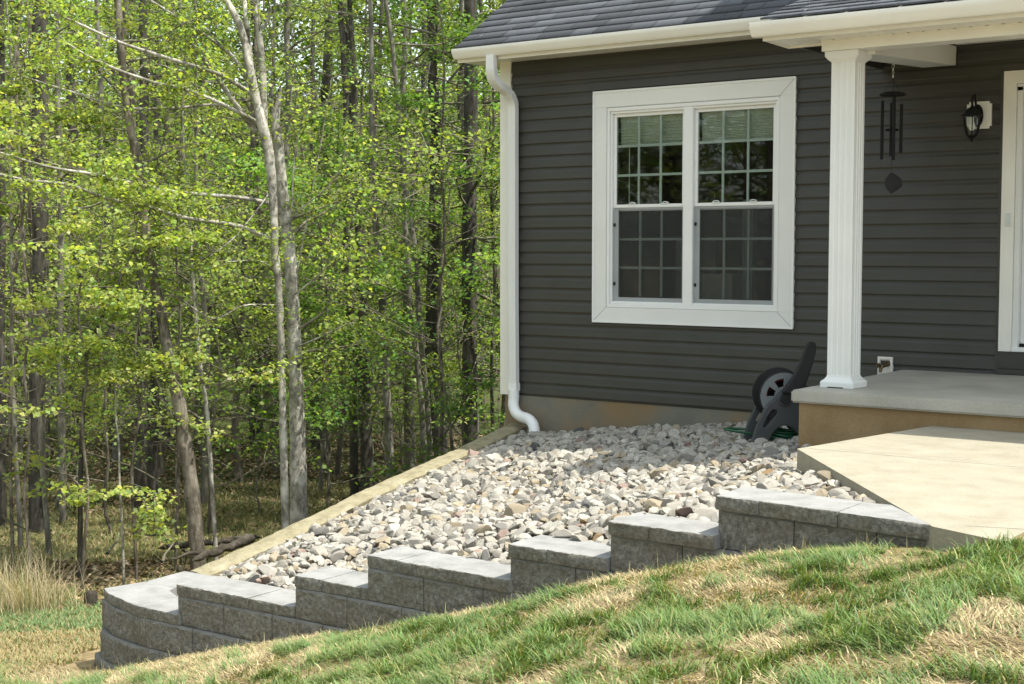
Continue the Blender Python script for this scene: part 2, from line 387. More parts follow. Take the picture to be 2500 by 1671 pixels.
def grid_ground():
    xs = np.unique(np.concatenate([np.linspace(-300,-30,14), np.linspace(-30,-6,40), np.linspace(-6,10,161), np.linspace(10,30,15), np.linspace(30,300,12)]))
    ys = np.unique(np.concatenate([np.linspace(-300,-30,12), np.linspace(-30,-12,20), np.linspace(-12,-5.3,90), np.linspace(-5.3,-5.1,9), np.linspace(-5.1,0,50), np.linspace(0,40,70), np.linspace(40,300,14)]))
    X, Y = np.meshgrid(xs, ys); Z = ground_z(X,Y)
    nx, ny = len(xs), len(ys); v = np.stack([X.ravel(),Y.ravel(),Z.ravel()],1)
    i, j = np.meshgrid(np.arange(nx-1), np.arange(ny-1)); a = (j*nx+i).ravel()
    q = np.stack([a,a+1,a+nx+1,a+nx],1)
    d = depth_of(v[:,0],v[:,1])
    lawn = np.maximum(sstep(0.2,0.8,v[:,0])*sstep(-5.0,-5.3,v[:,1]), sstep(16.0,13.2,d+2.2*(fbm(v[:,0]*1.3,v[:,1]*1.3,9)-0.5)))
    mt, n, b = nodes('lawn soil and forest floor')
    at_ = n.nodes.new('ShaderNodeAttribute'); at_.attribute_name = 'tint'
    co = texco(n)
    straw = ramp(n, noise(n, 5, 8, 0.7, co), [(0.3, (0.13, 0.098, 0.058)), (0.5, (0.27, 0.212, 0.122)), (0.7, (0.39, 0.32, 0.195))])
    mp = n.nodes.new('ShaderNodeMapping'); mp.inputs['Scale'].default_value = (70, 260, 1); mp.inputs['Rotation'].default_value = (0,0,0.7); n.links.new(co, mp.inputs['Vector'])
    straw = mixc(n, 0.6, straw, ramp(n, noise(n, 1, 4, 0.7, mp.outputs[0], 0.4), [(0.3, (0.3, 0.3, 0.3)), (0.7, (0.75, 0.72, 0.66))]), 'OVERLAY')
    floor = ramp(n, noise(n, 11, 8, 0.75, co), [(0.3, (0.03, 0.022, 0.015)), (0.5, (0.07, 0.053, 0.036)), (0.72, (0.14, 0.11, 0.075))])
    floor = mixc(n, ramp(n, noise(n, 0.9, 4, 0.6, co), [(0.34, (0, 0, 0)), (0.56, (0.8, 0.8, 0.8))]), floor, (0.075, 0.105, 0.035))
    c = mixc(n, at_.outputs['Fac'], floor, straw)
    n.links.new(c, b.inputs['Base Color']); b.inputs['Roughness'].default_value = 1.0; b.inputs['Specular IOR Level'].default_value = 0.05
    bump(n, b, noise(n, 60, 5, 0.75, co), 0.8, 0.03)
    me = fast_mesh('ground', v, q, None, [mt], np.repeat(lawn[:,None],3,1), smooth=True)
    return tag(link('ground', me), 'sloping ground of straw lawn and leafy forest floor', 'ground', kind='structure')
grid_ground()

# ------------------------------------------------------------------ house
house = thing('house', (0,0,0), 'charcoal vinyl sided house with white trim and grey shingle roof', 'house')
CO = 0.1143
def siding_profile(z0, z1):
    pts = []
    k = int(math.floor(z0/CO+1e-6)); z = z0
    shape = [(0.16,-0.0135),(0.0,-0.0195),(0.05,-0.0215),(0.60,-0.013),(0.66,-0.011),(0.72,-0.0075),(0.80,-0.0045),(0.90,-0.003),(1.155,-0.0025)]
    while k*CO < z1-1e-6:
        for t, y in shape:
            zz = (k+t)*CO
            if z0-1e-9 <= zz <= z1+1e-9: pts.append((y, zz))
        k += 1
    if not pts or pts[0][1] > z0+1e-6: pts.insert(0, (-0.012, z0))
    if pts[-1][1] < z1-1e-6: pts.append((-0.012, z1))
    return pts
sid = MB()
def sheet(x0, x1, z0, z1):
    p = siding_profile(z0, z1); sid.extrude_x(p, x0, x1, 0, closed=False)
WT, WB, WL, WR = 2.843, 0.722, 1.050, 3.073
sheet(0.10, WL+0.02, 0, 3.24); sheet(WL+0.02, WR-0.02, 0, WB+0.02); sheet(WL+0.02, WR-0.02, WT-0.02, 3.24)
sheet(WR-0.02, 4.79, 0, 3.24); sheet(4.79, 6.2, 2.77, 3.24); sheet(6.15, 12.0, 0, 3.24)
sid.build('siding', M['siding'], house)
# backing walls (left, back, and the wall behind the siding round the openings)
bw = MB()
bw.box(0.0,1.10,0.0,0.15,-0.02,3.24); bw.box(3.03,4.86,0.0,0.15,-0.02,3.24); bw.box(1.10,3.03,0.0,0.15,-0.02,0.77); bw.box(1.10,3.03,0.0,0.15,2.79,3.24)
bw.box(4.86,6.15,0.0,0.15,2.72,3.24); bw.box(6.15,12.0,0.0,0.15,-0.02,3.24); bw.box(4.86,6.15,0.0,0.15,-0.02,0.60)
bw.box(0.0,0.15,0.15,8.0,-0.02,3.24); bw.box(0.15,12,7.85,8.0,-0.02,3.24); bw.box(11.85,12,0.15,7.85,-0.02,3.24)
bw.build('wall', M['siding'], house)
J = MB()   # siding channels round the openings
J.box(4.780,4.806,-0.024,-0.001,0.425,2.77)
J.build('corner_channel', M['siding'], house)
cb = MB(); cb.box(-0.030,0.100,-0.030,0.0,-0.02,3.20); cb.box(-0.030,-0.002,0.0,0.10,-0.02,3.20); cb.build('corner_board', M['cream'], house, bevel=0.003)
fd = MB(); fd.box(0.015,4.10,-0.002,0.20,-2.6,-0.022); fd.box(4.10,12,0.002,0.20,-2.6,-0.022); fd.box(0.012,0.20,0.20,8,-2.6,-0.022)
fd.build('foundation', M['found'], house)
for x in (0.9,1.9,3.0):   # form seams
    pass

# roofs --------------------------------------------------------------
def shingles(name, x0, x1, y0, z0, pitch, slope_len, expo, tabw, parent, off=0.0, xcut=None):
    ca, sa = 1/math.sqrt(1+pitch*pitch), pitch/math.sqrt(1+pitch*pitch)
    V = []; Q = []; T = []
    rows = int(slope_len/expo)+1; r2 = np.random.default_rng(11+int(off*10))
    for i in range(rows):
        s0 = i*expo; s1 = min(slope_len, s0+expo+0.02); x = x0-r2.random()*tabw
        while x < x1:
            wd = tabw*r2.choice([0.55,0.8,1.0,1.25]); xa, xb = max(x,x0), min(x+wd,x1); x += wd
            if xb-xa < 0.02: continue
            xb -= 0.005
            th = 0.012+0.004*r2.random(); j = (r2.random()-0.5)*0.004
            ts, te = s0+j, s1
            def P(xx, s, h): return (xx, y0+s*ca-h*sa, z0+s*sa+h*ca)
            o = len(V)
            V += [P(xa,ts,0),P(xb,ts,0),P(xb,ts,th),P(xa,ts,th),P(xa,te,0.003),P(xb,te,0.003)]
            Q += [(o,o+1,o+2,o+3),(o+3,o+2,o+5,o+4)]
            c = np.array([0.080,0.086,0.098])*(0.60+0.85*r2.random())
            T += [c*0.35,c*0.35,c,c,c,c]  # butt faces darken downwards: shadow line of each course painted into the tint
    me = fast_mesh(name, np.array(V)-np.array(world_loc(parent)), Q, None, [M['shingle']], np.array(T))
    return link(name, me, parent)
rf = MB()   # roof deck: front slope, back slope, gable ends
def slab(mb, x0, x1, y0, z0, y1, z1, t):
    mb.extrude_x([(y0,z0),(y1,z1),(y1,z1-t),(y0,z0-t)], x0, x1)
PM = 0.67
zr = 3.315+PM*(4.0+0.36)
slab(rf, -0.285, 12.3, -0.36, 3.295, 4.0, zr-0.02, 0.12); slab(rf, -0.285, 12.3, 8.36, 3.295, 4.001, zr-0.02, 0.12)
main_roof = rf.build('roof', M['cream'], house)
gb = MB(); gb.add([(0.0,0,3.2),(0.0,8,3.2),(0.0,4,zr-0.2),(0.15,0,3.2),(0.15,8,3.2),(0.15,4,zr-0.2)], [(0,2,1),(3,4,5),(0,1,4,3),(1,2,5,4),(2,0,3,5)]); gb.build('gable', M['siding'], house)
shingles('shingles', -0.30, 12.3, -0.385, 3.312, PM, math.hypot(4.4,4.4*PM), 0.140, 0.30, main_roof)
# soffit, fascia, gutter of the main eave
sf = MB(); sf.box(-0.28,4.2,-0.335,0.0,3.195,3.205); sf.box(-0.28,0.0,0.0,8.0,3.195,3.205); sf.build('soffit', M['cream'], house)
fa = MB(); fa.box(-0.28,3.9,-0.352,-0.336,3.20,3.30); fa.box(-0.296,-0.281,-0.352,8.2,3.19,3.29); fa.build('fascia', M['cream'], house)
def gutter(name, x0, x1, yb, zt, parent, h=0.092, dp=0.105):
    g = MB()
    o = [(yb,zt-0.01),(yb,zt-h),(yb-0.062*dp/0.105,zt-h),(yb-0.075*dp/0.105,zt-h*0.86),(yb-0.082*dp/0.105,zt-h*0.70),(yb-0.10*dp/0.105,zt-h*0.42),(yb-dp,zt-h*0.25),(yb-dp,zt-0.010),(yb-dp+0.001,zt),(yb-dp+0.014,zt),(yb-dp+0.014,zt-0.010),
         (yb-dp+0.004,zt-0.014),(yb-dp+0.004,zt-h*0.25),(yb-0.096*dp/0.105,zt-h*0.40),(yb-0.06*dp/0.105,zt-h+0.004),(yb-0.004,zt-h+0.004),(yb-0.004,zt-0.01)]
    n = len(o); v = [(x0,y,z) for y,z in o]+[(x1,y,z) for y,z in o]
    g.add(v, [(i,i+n,(i+1)%n+n,(i+1)%n) for i in range(n)])
    for x in (x0,x1-0.003):   # end caps
        g.add([(x,y,z) for y,z in o[:10]]+[(x+0.003,y,z) for y,z in o[:10]], [tuple(range(10)),tuple(range(10,20))[::-1]]+[(i,i+10,(i+1)%10+10,(i+1)%10) for i in range(10)])
    return g.build(name, M['cream'], parent, smooth=25)
gutter('gutter', -0.290, 3.78, -0.353, 3.298, house)
# porch roof
PX0, PE = 3.80, -2.09
pr = MB()
slab(pr, PX0, 12.0, PE-0.02, 2.965, 0.5, 2.965+0.34*2.61, 0.10); porch_roof = pr.build('porch_roof', M['cream'], house)
shingles('porch_shingles', PX0-0.02, 12.0, -2.14, 2.978, 0.34, math.hypot(2.6,2.6*0.34), 0.140, 0.30, porch_roof, 1.0)
pf = MB(); pf.box(PX0-0.012,12,PE-0.016,PE,2.836,2.955); pf.build('porch_fascia', M['cream'], house)
ps = MB()
ps.box(PX0,12,PE,-1.86,2.842,2.850); ps.box(PX0,4.10,-1.86,-1.715,2.842,2.850); ps.box(4.44,12,-1.664,-0.025,2.992,3.0)
x = PX0+0.02
while x < 9: ps.box(x,x+0.008,PE+0.004,-1.862,2.839,2.8425); x += 0.10
cheek = MB(); cheek.add([(PX0+0.002,PE,2.85),(PX0+0.002,0.0,2.85),(PX0+0.002,0.0,3.55),(PX0+0.002,PE,2.94),(PX0+0.03,PE,2.85),(PX0+0.03,0.0,2.85),(PX0+0.03,0.0,3.55),(PX0+0.03,PE,2.94)],[(0,1,2,3),(7,6,5,4),(0,4,5,1),(1,5,6,2),(2,6,7,3),(3,7,4,0)])
cheek.build('porch_cheek', M['siding'], house)
rt = MB(); rt.box(PX0-0.006,4.105,-1.722,-1.708,2.828,2.850); rt.add([(PX0-0.006,PE,2.836),(PX0-0.006,-1.708,2.828),(PX0-0.006,-1.708,2.856),(PX0-0.006,PE,2.860),(PX0+0.006,PE,2.836),(PX0+0.006,-1.708,2.828),(PX0+0.006,-1.708,2.856),(PX0+0.006,PE,2.860)],[(0,1,2,3),(7,6,5,4),(0,4,5,1),(1,5,6,2),(2,6,7,3),(3,7,4,0)]); rt.build('soffit_trim', M['cream'], house)
gutter('porch_gutter', 3.735, 12.0, PE-0.017, 2.955, house, 0.096, 0.112)
bm_ = MB()
bm_.box(4.112,12,-1.850,-1.665,2.768,2.8405); bm_.box(4.2,12,-1.835,-1.665,2.8406,3.0)
bm_.box(4.112,12,-1.862,-1.8502,2.826,2.8415)
bm_.build('front_beam', M['cream'], house)
x = 4.2
while x < 9: ps.box(x,x+0.02,-1.868,-1.8623,2.8402,2.8418,1); x += 0.105
ps.build('porch_soffit', [M['cream'], M['black']], house)
sb = MB(); zf, zb = 2.745, 2.838
sb.add([(4.165,-1.665,zf),(4.425,-1.665,zf),(4.425,-0.022,zb),(4.165,-0.022,zb),(4.165,-1.665,2.865),(4.425,-1.665,2.865),(4.425,-0.022,2.985),(4.165,-0.022,2.985)],[(0,3,2,1),(4,5,6,7),(0,1,5,4),(1,2,6,5),(2,3,7,6),(3,0,4,7)])
sb.sweep([(4.428,-1.66,2.83),(4.428,-0.022,2.93)], [(0.0,0.0),(0.02,-0.012),(0.045,-0.03),(0.058,-0.03),(0.058,0.0)], (0,0,1))
sb.build('side_beam', M['white'], house, bevel=0.002)
# upper storey over the entry (its eave shades the lower roof)
up = MB(); up.box(4.25,12,0.0,8.0,3.3,6.9); up.build('upper_wall', M['siding'], house)
ur = MB(); ur.add([(3.90,-0.28,6.92),(3.90,8.28,6.92),(8.1,-0.28,9.4),(8.1,8.28,9.4),(12.3,-0.28,6.92),(12.3,8.28,6.92),(3.90,-0.28,7.06),(3.90,8.28,7.06),(8.1,-0.28,9.55),(8.1,8.28,9.55),(12.3,-0.28,7.06),(12.3,8.28,7.06)],
 [(0,1,3,2),(2,3,5,4),(6,8,9,7),(8,10,11,9),(0,6,7,1),(4,5,11,10),(0,2,8,6),(2,4,10,8),(1,7,9,3),(3,9,11,5)])
ur.add([(4.25,0.0,6.9),(12,0.0,6.9),(8.1,0.0,9.3),(4.25,0.15,6.9),(12,0.15,6.9),(8.1,0.15,9.3)],[(0,1,2),(3,5,4),(0,3,4,1),(1,4,5,2),(2,5,3,0)],1)
ur.build('upper_roof', [M['shingle'], M['siding']], house)
ur_me = bpy.data.objects['upper_roof'].data
a_ = ur_me.color_attributes.new('tint','FLOAT_COLOR','POINT'); a_.data.foreach_set('color', np.tile([0.06,0.065,0.075,1.0], len(ur_me.vertices)).astype(np.float32))

# downspout
dn = MB()
rp = [(-0.048,-0.034),(-0.048,0.034),(-0.042,0.040),(0.042,0.040),(0.048,0.034),(0.048,-0.034),(0.042,-0.040),(-0.042,-0.040)]
pth = [(0.150,-0.405,3.215),(0.150,-0.405,3.10),(0.150,-0.395,3.04),(0.150,-0.365,2.99),(0.152,-0.30,2.945),(0.154,-0.20,2.905),(0.156,-0.125,2.86),(0.158,-0.085,2.80),(0.158,-0.072,2.74),(0.158,-0.071,2.60)]
prof = [(y_, x_) for x_, y_ in rp]
def downsweep(mb, pts, s=1.0):
    P = [np.array(p) for p in pts]; k = len(rp); v = []
    for i in range(len(P)):
        d = P[min(i+1,len(P)-1)]-P[max(i-1,0)]; d /= np.linalg.norm(d); a = np.array([1.0,0,0]); a = a-d*np.dot(a,d); a /= np.linalg.norm(a); b = np.cross(d,a)
        for (x_, y_) in rp: v.append(P[i]+s*(0.93*x_*a+y_*b*0.85))
    f = [(i*k+j,i*k+(j+1)%k,(i+1)*k+(j+1)%k,(i+1)*k+j) for i in range(len(P)-1) for j in range(k)]+[tuple(range(k))[::-1],tuple(range((len(P)-1)*k,len(P)*k))]
    mb.add(v, f)
dense = smoothline(pth, 5)
downsweep(dn, dense)
for i in range(6, 22, 1):   # crimps of the upper elbow
    p = np.array(dense[i]); q = np.array(dense[i+1]); mid = (p+q)/2; d = (q-p)/np.linalg.norm(q-p)
    downsweep(dn, [mid-d*0.004, mid, mid+d*0.004], 1.10)
for i in range(28, 38, 1):
    p = np.array(dense[i]); q = np.array(dense[i+1]); mid = (p+q)/2; d = (q-p)/np.linalg.norm(q-p)
    downsweep(dn, [mid-d*0.004, mid, mid+d*0.004], 1.10)
downsweep(dn, [(0.158,-0.071,2.62),(0.160,-0.071,1.0)], 0.99); downsweep(dn, [(0.160,-0.071,1.03),(0.170,-0.071,0.02)], 0.97)
downsweep(dn, [(0.158,-0.071,2.56),(0.158,-0.071,2.545)], 1.03)
for dx in (-0.022,0.022): dn.box(0.158+dx-0.003,0.158+dx+0.003,-0.1075,-0.1052,0.1,2.5)
dn_o = dn.build('downspout', M['white'], house, smooth=30)
pv = MB()
downsweep(pv, [(0.170,-0.071,0.10),(0.170,-0.071,0.03)], 1.10)
pl = smoothline([(0.170,-0.073,0.04),(0.170,-0.075,-0.05),(0.178,-0.09,-0.115),(0.225,-0.11,-0.180),(0.31,-0.13,-0.215),(0.40,-0.155,-0.225),(0.47,-0.18,-0.265),(0.505,-0.20,-0.33),(0.51,-0.205,-0.45)], 5)
pv.tube(pl, 0.053, 20)
for i in (3,9,22,36):
    p = np.array(pl[i]); q = np.array(pl[i+1]); pv.tube([p, p+(q-p)*0.9], 0.0555, 20)
pv.build('drain_elbow', M['pvc'], dn_o, smooth=35)

# window ---------------------------------------------------------------
win = MB()
def frame(mb, x0, x1, z0, z1, wx, wz, y0, y1, wzb=None):
    wzb = wz if wzb is None else wzb
    mb.box(x0,x1,y0,y1,z1-wz,z1); mb.box(x0,x1,y0,y1,z0,z0+wzb); mb.box(x0,x0+wx,y0,y1,z0+wzb,z1-wz); mb.box(x1-wx,x1,y0,y1,z0+wzb,z1-wz)
frame(win, WL, WR, WB, WT, 0.145, 0.150, -0.036, -0.004, 0.138)
win.build('window', M['white'], house, bevel=0.004)
window = bpy.data.objects['window']
edge = MB(); frame(edge, WL-0.004, WR+0.004, WB-0.004, WT+0.004, 0.020, 0.020, -0.044, -0.0365); edge.build('casing_bead', M['sash'], window, bevel=0.003)
for (xa, za, xb, zb_) in ((WR-0.145,WT-0.150,WR-0.012,WT-0.012),(WL+0.012,WB+0.012,WL+0.143,WB+0.136),(WR-0.143,WB+0.136,WR-0.012,WB+0.012)):
    d = np.array([xb-xa,0,zb_-za]); nrm = np.array([-d[2],0,d[0]])/np.linalg.norm(d)*0.0022
    p = np.array([xa,-0.0372,za]); q = np.array([xb,-0.0372,zb_])
    mit = MB(); mit.add([p-nrm,q-nrm,q+nrm,p+nrm],[(0,1,2,3)]); mit.build('mitre_joint', M['greyframe'], window)
fr = MB(); UL, UR, UB, UT = 1.197, 2.928, 0.862, 2.690
frame(fr, UL, UR, UB, UT, 0.030, 0.034, -0.030, 0.060); frame(fr, UL+0.030, UR-0.030, UB+0.034, UT-0.034, 0.020, 0.022, -0.016, 0.062)
fr.box(1.995,2.092,-0.026,0.058,UB+0.034,UT-0.034)
fr.build('window_frame', M['sash'], window, bevel=0.004)
def muntins(mb, x0, x1, z0, z1, y0, y1, wv=0.011):
    for k in (1,2):
        x = x0+(x1-x0)*k/3; mb.box(x-wv,x+wv,y0,y1,z0,z1)
    z_ = [z0+(z1-z0)*k/3 for k in (1,2)]; xs_ = [x0]+[x0+(x1-x0)*k/3 for k in (1,2)]+[x1]
    for z in z_:
        for a, b in zip(xs_[:-1], xs_[1:]):
            mb.box(a+(wv if a != x0 else 0), b-(wv if b != x1 else 0), y0, y1, z-wv, z+wv)
for (a, b) in ((1.247,1.995),(2.092,2.878)):
    us = MB(); frame(us, a, b, 1.776, 2.634, 0.030, 0.030, 0.012, 0.042); o = us.build('upper_sash', M['sash'], window, bevel=0.003)
    g = MB(); muntins(g, a+0.03, b-0.03, 1.806, 2.604, 0.024, 0.034); g.build('upper_grille', M['grille'], window)
    gl = MB(); gl.box(a+0.028,b-0.028,0.016,0.019,1.804,2.606); gl.build('upper_pane', M['glass'], window)
    for k in (0.27,0.73):
        lt = MB(); x = a+(b-a)*k; lt.box(x-0.035,x+0.035,0.005,0.026,1.802,1.812); lt.tube([(x-0.030,0.012,1.814),(x-0.008,0.006,1.824),(x+0.02,0.006,1.821),(x+0.035,0.010,1.814)],0.005,6)
        lt.build('sash_lock', M['grille'], window)
    ls = MB(); frame(ls, a, b, 0.918, 1.776, 0.040, 0.030, 0.036, 0.062); ls.build('lower_sash', M['sash'], window)
    g = MB(); muntins(g, a+0.04, b-0.035, 0.965, 1.750, 0.046, 0.056); g.build('lower_grille', M['grille'], window)
    gl = MB(); gl.box(a+0.035,b-0.035,0.040,0.043,0.945,1.752); gl.build('lower_pane', M['glass'], window)
    fr2 = MB(); frame(fr2, a+0.002, b-0.002, 0.900, 1.768, 0.012, 0.012, 0.002, 0.010)
    fr2.box(a+0.014,a+0.058,0.004,0.010,0.912,1.756); fr2.box(a+0.058,b-0.014,0.004,0.010,0.912,0.955)
    fr2.build('screen_frame', M['greyframe'], window)
    sc = MB(); sc.add([(a+0.012,0.0085,0.912),(b-0.012,0.0085,0.912),(b-0.012,0.0085,1.760),(a+0.012,0.0085,1.760)],[(0,1,2,3)]); sc.build('insect_screen', M['screen'], window)
    for z in (1.08,1.62):
        cl = MB(); cl.box(a+0.010,a+0.028,-0.006,0.003,z-0.014,z+0.014)
        cl.build('screen_clip', M['black'], window)
    bl = MB(); z = 2.62; i = 0
    bl.box(a+0.03,b-0.03,0.075,0.12,2.56,2.632)
    while z > 2.335:
        bl.box(a+0.035,b-0.035,0.078+0.006*(i%2),0.112,z-0.013,z-0.001); z -= 0.0145; i += 1
    bl.build('window_blind', M['blind'], window)
    if a < 1.5:
        cdm = MB(); cdm.tube([(a+0.12,0.09,2.34),(a+0.12,0.09,1.80)],0.006,6); cdm.build('blind_wand', M['blind'], window)
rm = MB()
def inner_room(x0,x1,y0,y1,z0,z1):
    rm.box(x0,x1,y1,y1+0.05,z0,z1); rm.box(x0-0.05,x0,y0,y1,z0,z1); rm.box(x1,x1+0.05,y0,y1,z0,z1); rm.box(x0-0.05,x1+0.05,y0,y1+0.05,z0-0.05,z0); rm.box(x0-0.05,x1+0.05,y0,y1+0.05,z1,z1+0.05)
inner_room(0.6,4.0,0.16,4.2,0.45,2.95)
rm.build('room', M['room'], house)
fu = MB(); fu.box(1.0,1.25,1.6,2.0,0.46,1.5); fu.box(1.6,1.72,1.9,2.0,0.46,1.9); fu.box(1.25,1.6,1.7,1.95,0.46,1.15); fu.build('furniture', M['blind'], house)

# door -----------------------------------------------------------------
dr = MB()
dr.box(4.945,5.86,0.055,0.100,0.665,2.610)
for (x0,x1,z0,z1) in ((5.05,5.38,1.75,2.45),(5.46,5.78,1.75,2.45),(5.05,5.38,0.80,1.50),(5.46,5.78,0.80,1.50)): frame(dr, x0, x1, z0, z1, 0.03, 0.03, 0.047, 0.0548)
door = dr.build('door', M['white'], house, bevel=0.003)
kn = MB(); kn.lathe([(0.0,0),(0.028,0.002),(0.028,0.01),(0.012,0.02),(0.012,0.045),(0.026,0.055),(0.03,0.07),(0.02,0.085),(0.0,0.088)],0,0,16)
kn.v = [(5.79+x, 0.050-z, 1.60+y) for x,y,z in kn.v]; kn.build('door_knob', M['brass'], door, smooth=40)
dt = MB(); frame(dt, 4.806, 6.0, 0.606, 2.762, 0.096, 0.098, -0.030, 0.0, 0.0); dt.box(4.806,4.822,-0.034,-0.0302,0.606,2.762); dt.build('door_casing', M['cream'], house, bevel=0.003)
dj = MB(); dj.box(4.904,4.944,-0.006,0.12,0.64,2.64); dj.box(5.862,5.902,-0.006,0.12,0.64,2.64); dj.box(4.904,5.902,-0.006,0.12,2.612,2.662); dj.build('door_jamb', M['white'], house)
th = MB(); th.box(4.906,5.90,-0.040,0.12,0.606,0.640); th.build('threshold', M['sash'], house, bevel=0.004)
dg_ = MB(); dg_.box(4.946,5.86,0.04,0.1,0.642,0.664); dg_.build('door_sweep', M['black'], house)
kb = MB(); kb.box(4.80,6.02,-0.022,0.0,0.470,0.604); kb.box(4.80,6.02,-0.034,-0.0001,0.426,0.468); kb.build('kick_board', M['siding'], house, bevel=0.002)
be = MB(); be.box(4.845,4.875,-0.046,-0.0305,1.575,1.675); be.lathe([(0.0,0),(0.008,0.0),(0.008,0.003),(0.0,0.004)],0,0,12); 
be.v = be.v[:8]+[(4.860+x,-0.047-z,1.605+y) for x,y,z in be.v[8:]]; be.build('doorbell', M['grille'], house, bevel=0.003)

# porch slab and column --------------------------------------------------
sl = MB(); sl.box(4.043,12,-2.131,-0.035,0.338,0.424); sl.build('porch_slab', M['porch'], house, bevel=0.012, smooth=30)
pb = MB(); pb.box(4.085,12,-2.081,-0.03,-1.0,0.336); pb.build('porch_base', M['mudded'], house)
cl_ = MB()
CX0, CX1, CY0, CY1 = 4.163, 4.337, -1.795, -1.620
def fluted(mb, x0, x1, y0, y1, z0, z1, nfl=3):
    pts = []
    def side(p, q, nrm):
        L = np.linalg.norm(np.array(q)-np.array(p)); d = (np.array(q)-np.array(p))/L
        pts.append(tuple(p))
        for k in range(nfl):
            c = L*(0.5+(k-(nfl-1)/2)*0.235); hw = 0.013
            for t, dep in ((c-hw-0.004,0),(c-hw,0.005),(c+hw,0.005),(c+hw+0.004,0)):
                pts.append(tuple(np.array(p)+d*t+np.array(nrm)*dep))
    side((x0,y0),(x1,y0),(0,1)); side((x1,y0),(x1,y1),(-1,0)); side((x1,y1),(x0,y1),(0,-1)); side((x0,y1),(x0,y0),(1,0))
    mb.prism(pts, z0, z1)
fluted(cl_, CX0, CX1, CY0, CY1, 0.50, 2.71)
col = cl_.build('porch_column', M['white'], house)
def stepped(name, prof, x0, x1, y0, y1):
    mb = MB(); v = []; n = len(prof)
    for (o, z) in prof: v += [(x0-o,y0-o,z),(x1+o,y0-o,z),(x1+o,y1+o,z),(x0-o,y1+o,z)]
    f = [(i*4+k,i*4+(k+1)%4,(i+1)*4+(k+1)%4,(i+1)*4+k) for i in range(n-1) for k in range(4)]+[(3,2,1,0),((n-1)*4,(n-1)*4+1,(n-1)*4+2,(n-1)*4+3)]
    mb.add(v, f); return mb.build(name, M['white'], col, bevel=0.002)
stepped('column_base', [(0.037,0.425),(0.037,0.462),(0.030,0.472),(0.016,0.482),(0.004,0.500),(0.002,0.512)], CX0, CX1, CY0, CY1)
stepped('column_capital', [(0.002,2.692),(0.006,2.700),(0.020,2.712),(0.030,2.726),(0.036,2.734),(0.036,2.767)], CX0, CX1, CY0, CY1)
gap = MB(); gap.box(CX0+0.02,CX1-0.04,CY0-0.0385,CY0-0.03,0.4245,0.432); gap.build('base_gap_shade', M['black'], col)  # solid black strip painting the shade of a gap under the column base

# outdoor tap on its mounting block
tp = MB(); frame(tp, 3.828, 3.955, 0.360, 0.520, 0.022, 0.022, -0.034, -0.004); tp.box(3.85,3.933,-0.018,-0.004,0.382,0.498)
tap_plate = tp.build('tap_plate', M['cream'], house, bevel=0.002)
tb = MB(); tb.tube([(3.925,-0.012,0.470),(3.912,-0.05,0.462),(3.895,-0.085,0.452)],[0.020,0.022,0.020],12); tb.tube([(3.895,-0.085,0.455),(3.885,-0.10,0.43),(3.882,-0.105,0.40)],0.014,10)
for k in range(7):
    q = 2*math.pi*k/7; tb.tube([(3.868,-0.118,0.455),(3.868+0.022*math.cos(q),-0.118,0.455+0.022*math.sin(q))],0.006,6)
tb.tube([(3.882,-0.09,0.452),(3.868,-0.122,0.455)],0.008,8)
tb.build('outdoor_tap', M['brass'], tap_plate, smooth=40)

def meet(u, v, ax, val):
    d = AX[0]*(u-1250)/FPX + AX[1]*(v-835.5)/FPX + AX[2]; t = (val-CAM[ax])/d[ax]; return CAM+t*d
# ------------------------------------------------------------------ wall lantern
LP = meet(2394, 281, 1, -0.02)
lan = thing('wall_lantern', (LP[0],-0.02,LP[2]), 'black coach lantern with clear glass on a white block beside the front door', 'lantern')
px, pz = 4.621, 2.437
mp_ = MB(); k = 0.018
def notched(hx, hz): return [(-hx+k,-hz),(hx-k,-hz),(hx-k,-hz+k),(hx,-hz+k),(hx,hz-k),(hx-k,hz-k),(hx-k,hz),(-hx+k,hz),(-hx+k,hz-k),(-hx,hz-k),(-hx,-hz+k),(-hx+k,-hz+k)]
for (hx,hz,y0,y1) in ((0.096,0.105,-0.040,-0.022),(0.076,0.085,-0.045,-0.0402)):
    o = notched(hx,hz); n = len(o); mp_.add([(px+a,y0,pz+b) for a,b in o]+[(px+a,y1,pz+b) for a,b in o],[tuple(range(n)),tuple(range(n,2*n))[::-1]]+[(i,i+n,(i+1)%n+n,(i+1)%n) for i in range(n)])
mp_.build('mounting_block', M['cream'], lan)
bp = MB(); n = 28
for (s_, y0, y1) in ((1.0,-0.066,-0.0455),(0.8,-0.080,-0.0662)):
    o = [(0.046*s_*math.cos(2*math.pi*i/n)*(1+0.0*i), 0.088*s_*math.sin(2*math.pi*i/n)) for i in range(n)]
    bp.add([(px-0.008+a,y0,pz-0.005+b) for a,b in o]+[(px-0.008+a,y1,pz-0.005+b) for a,b in o],[tuple(range(n)),tuple(range(n,2*n))[::-1]]+[(i,i+n,(i+1)%n+n,(i+1)%n) for i in range(n)])
bp.build('back_plate', M['black'], lan, bevel=0.004)
ly = -0.175; L0 = meet(2373.4, 280.6, 1, ly); lx, lz = L0[0], L0[2]
am = MB(); am.tube(smoothline([(px-0.008,-0.075,pz+0.02),(px-0.008,-0.10,lz+0.10),(px-0.006,-0.13,lz+0.148),(lx+0.004,ly+0.02,lz+0.150),(lx,ly-0.004,lz+0.115),(lx,ly,lz+0.06)],6),0.009,10); am.build('arm', M['black'], lan, smooth=50)
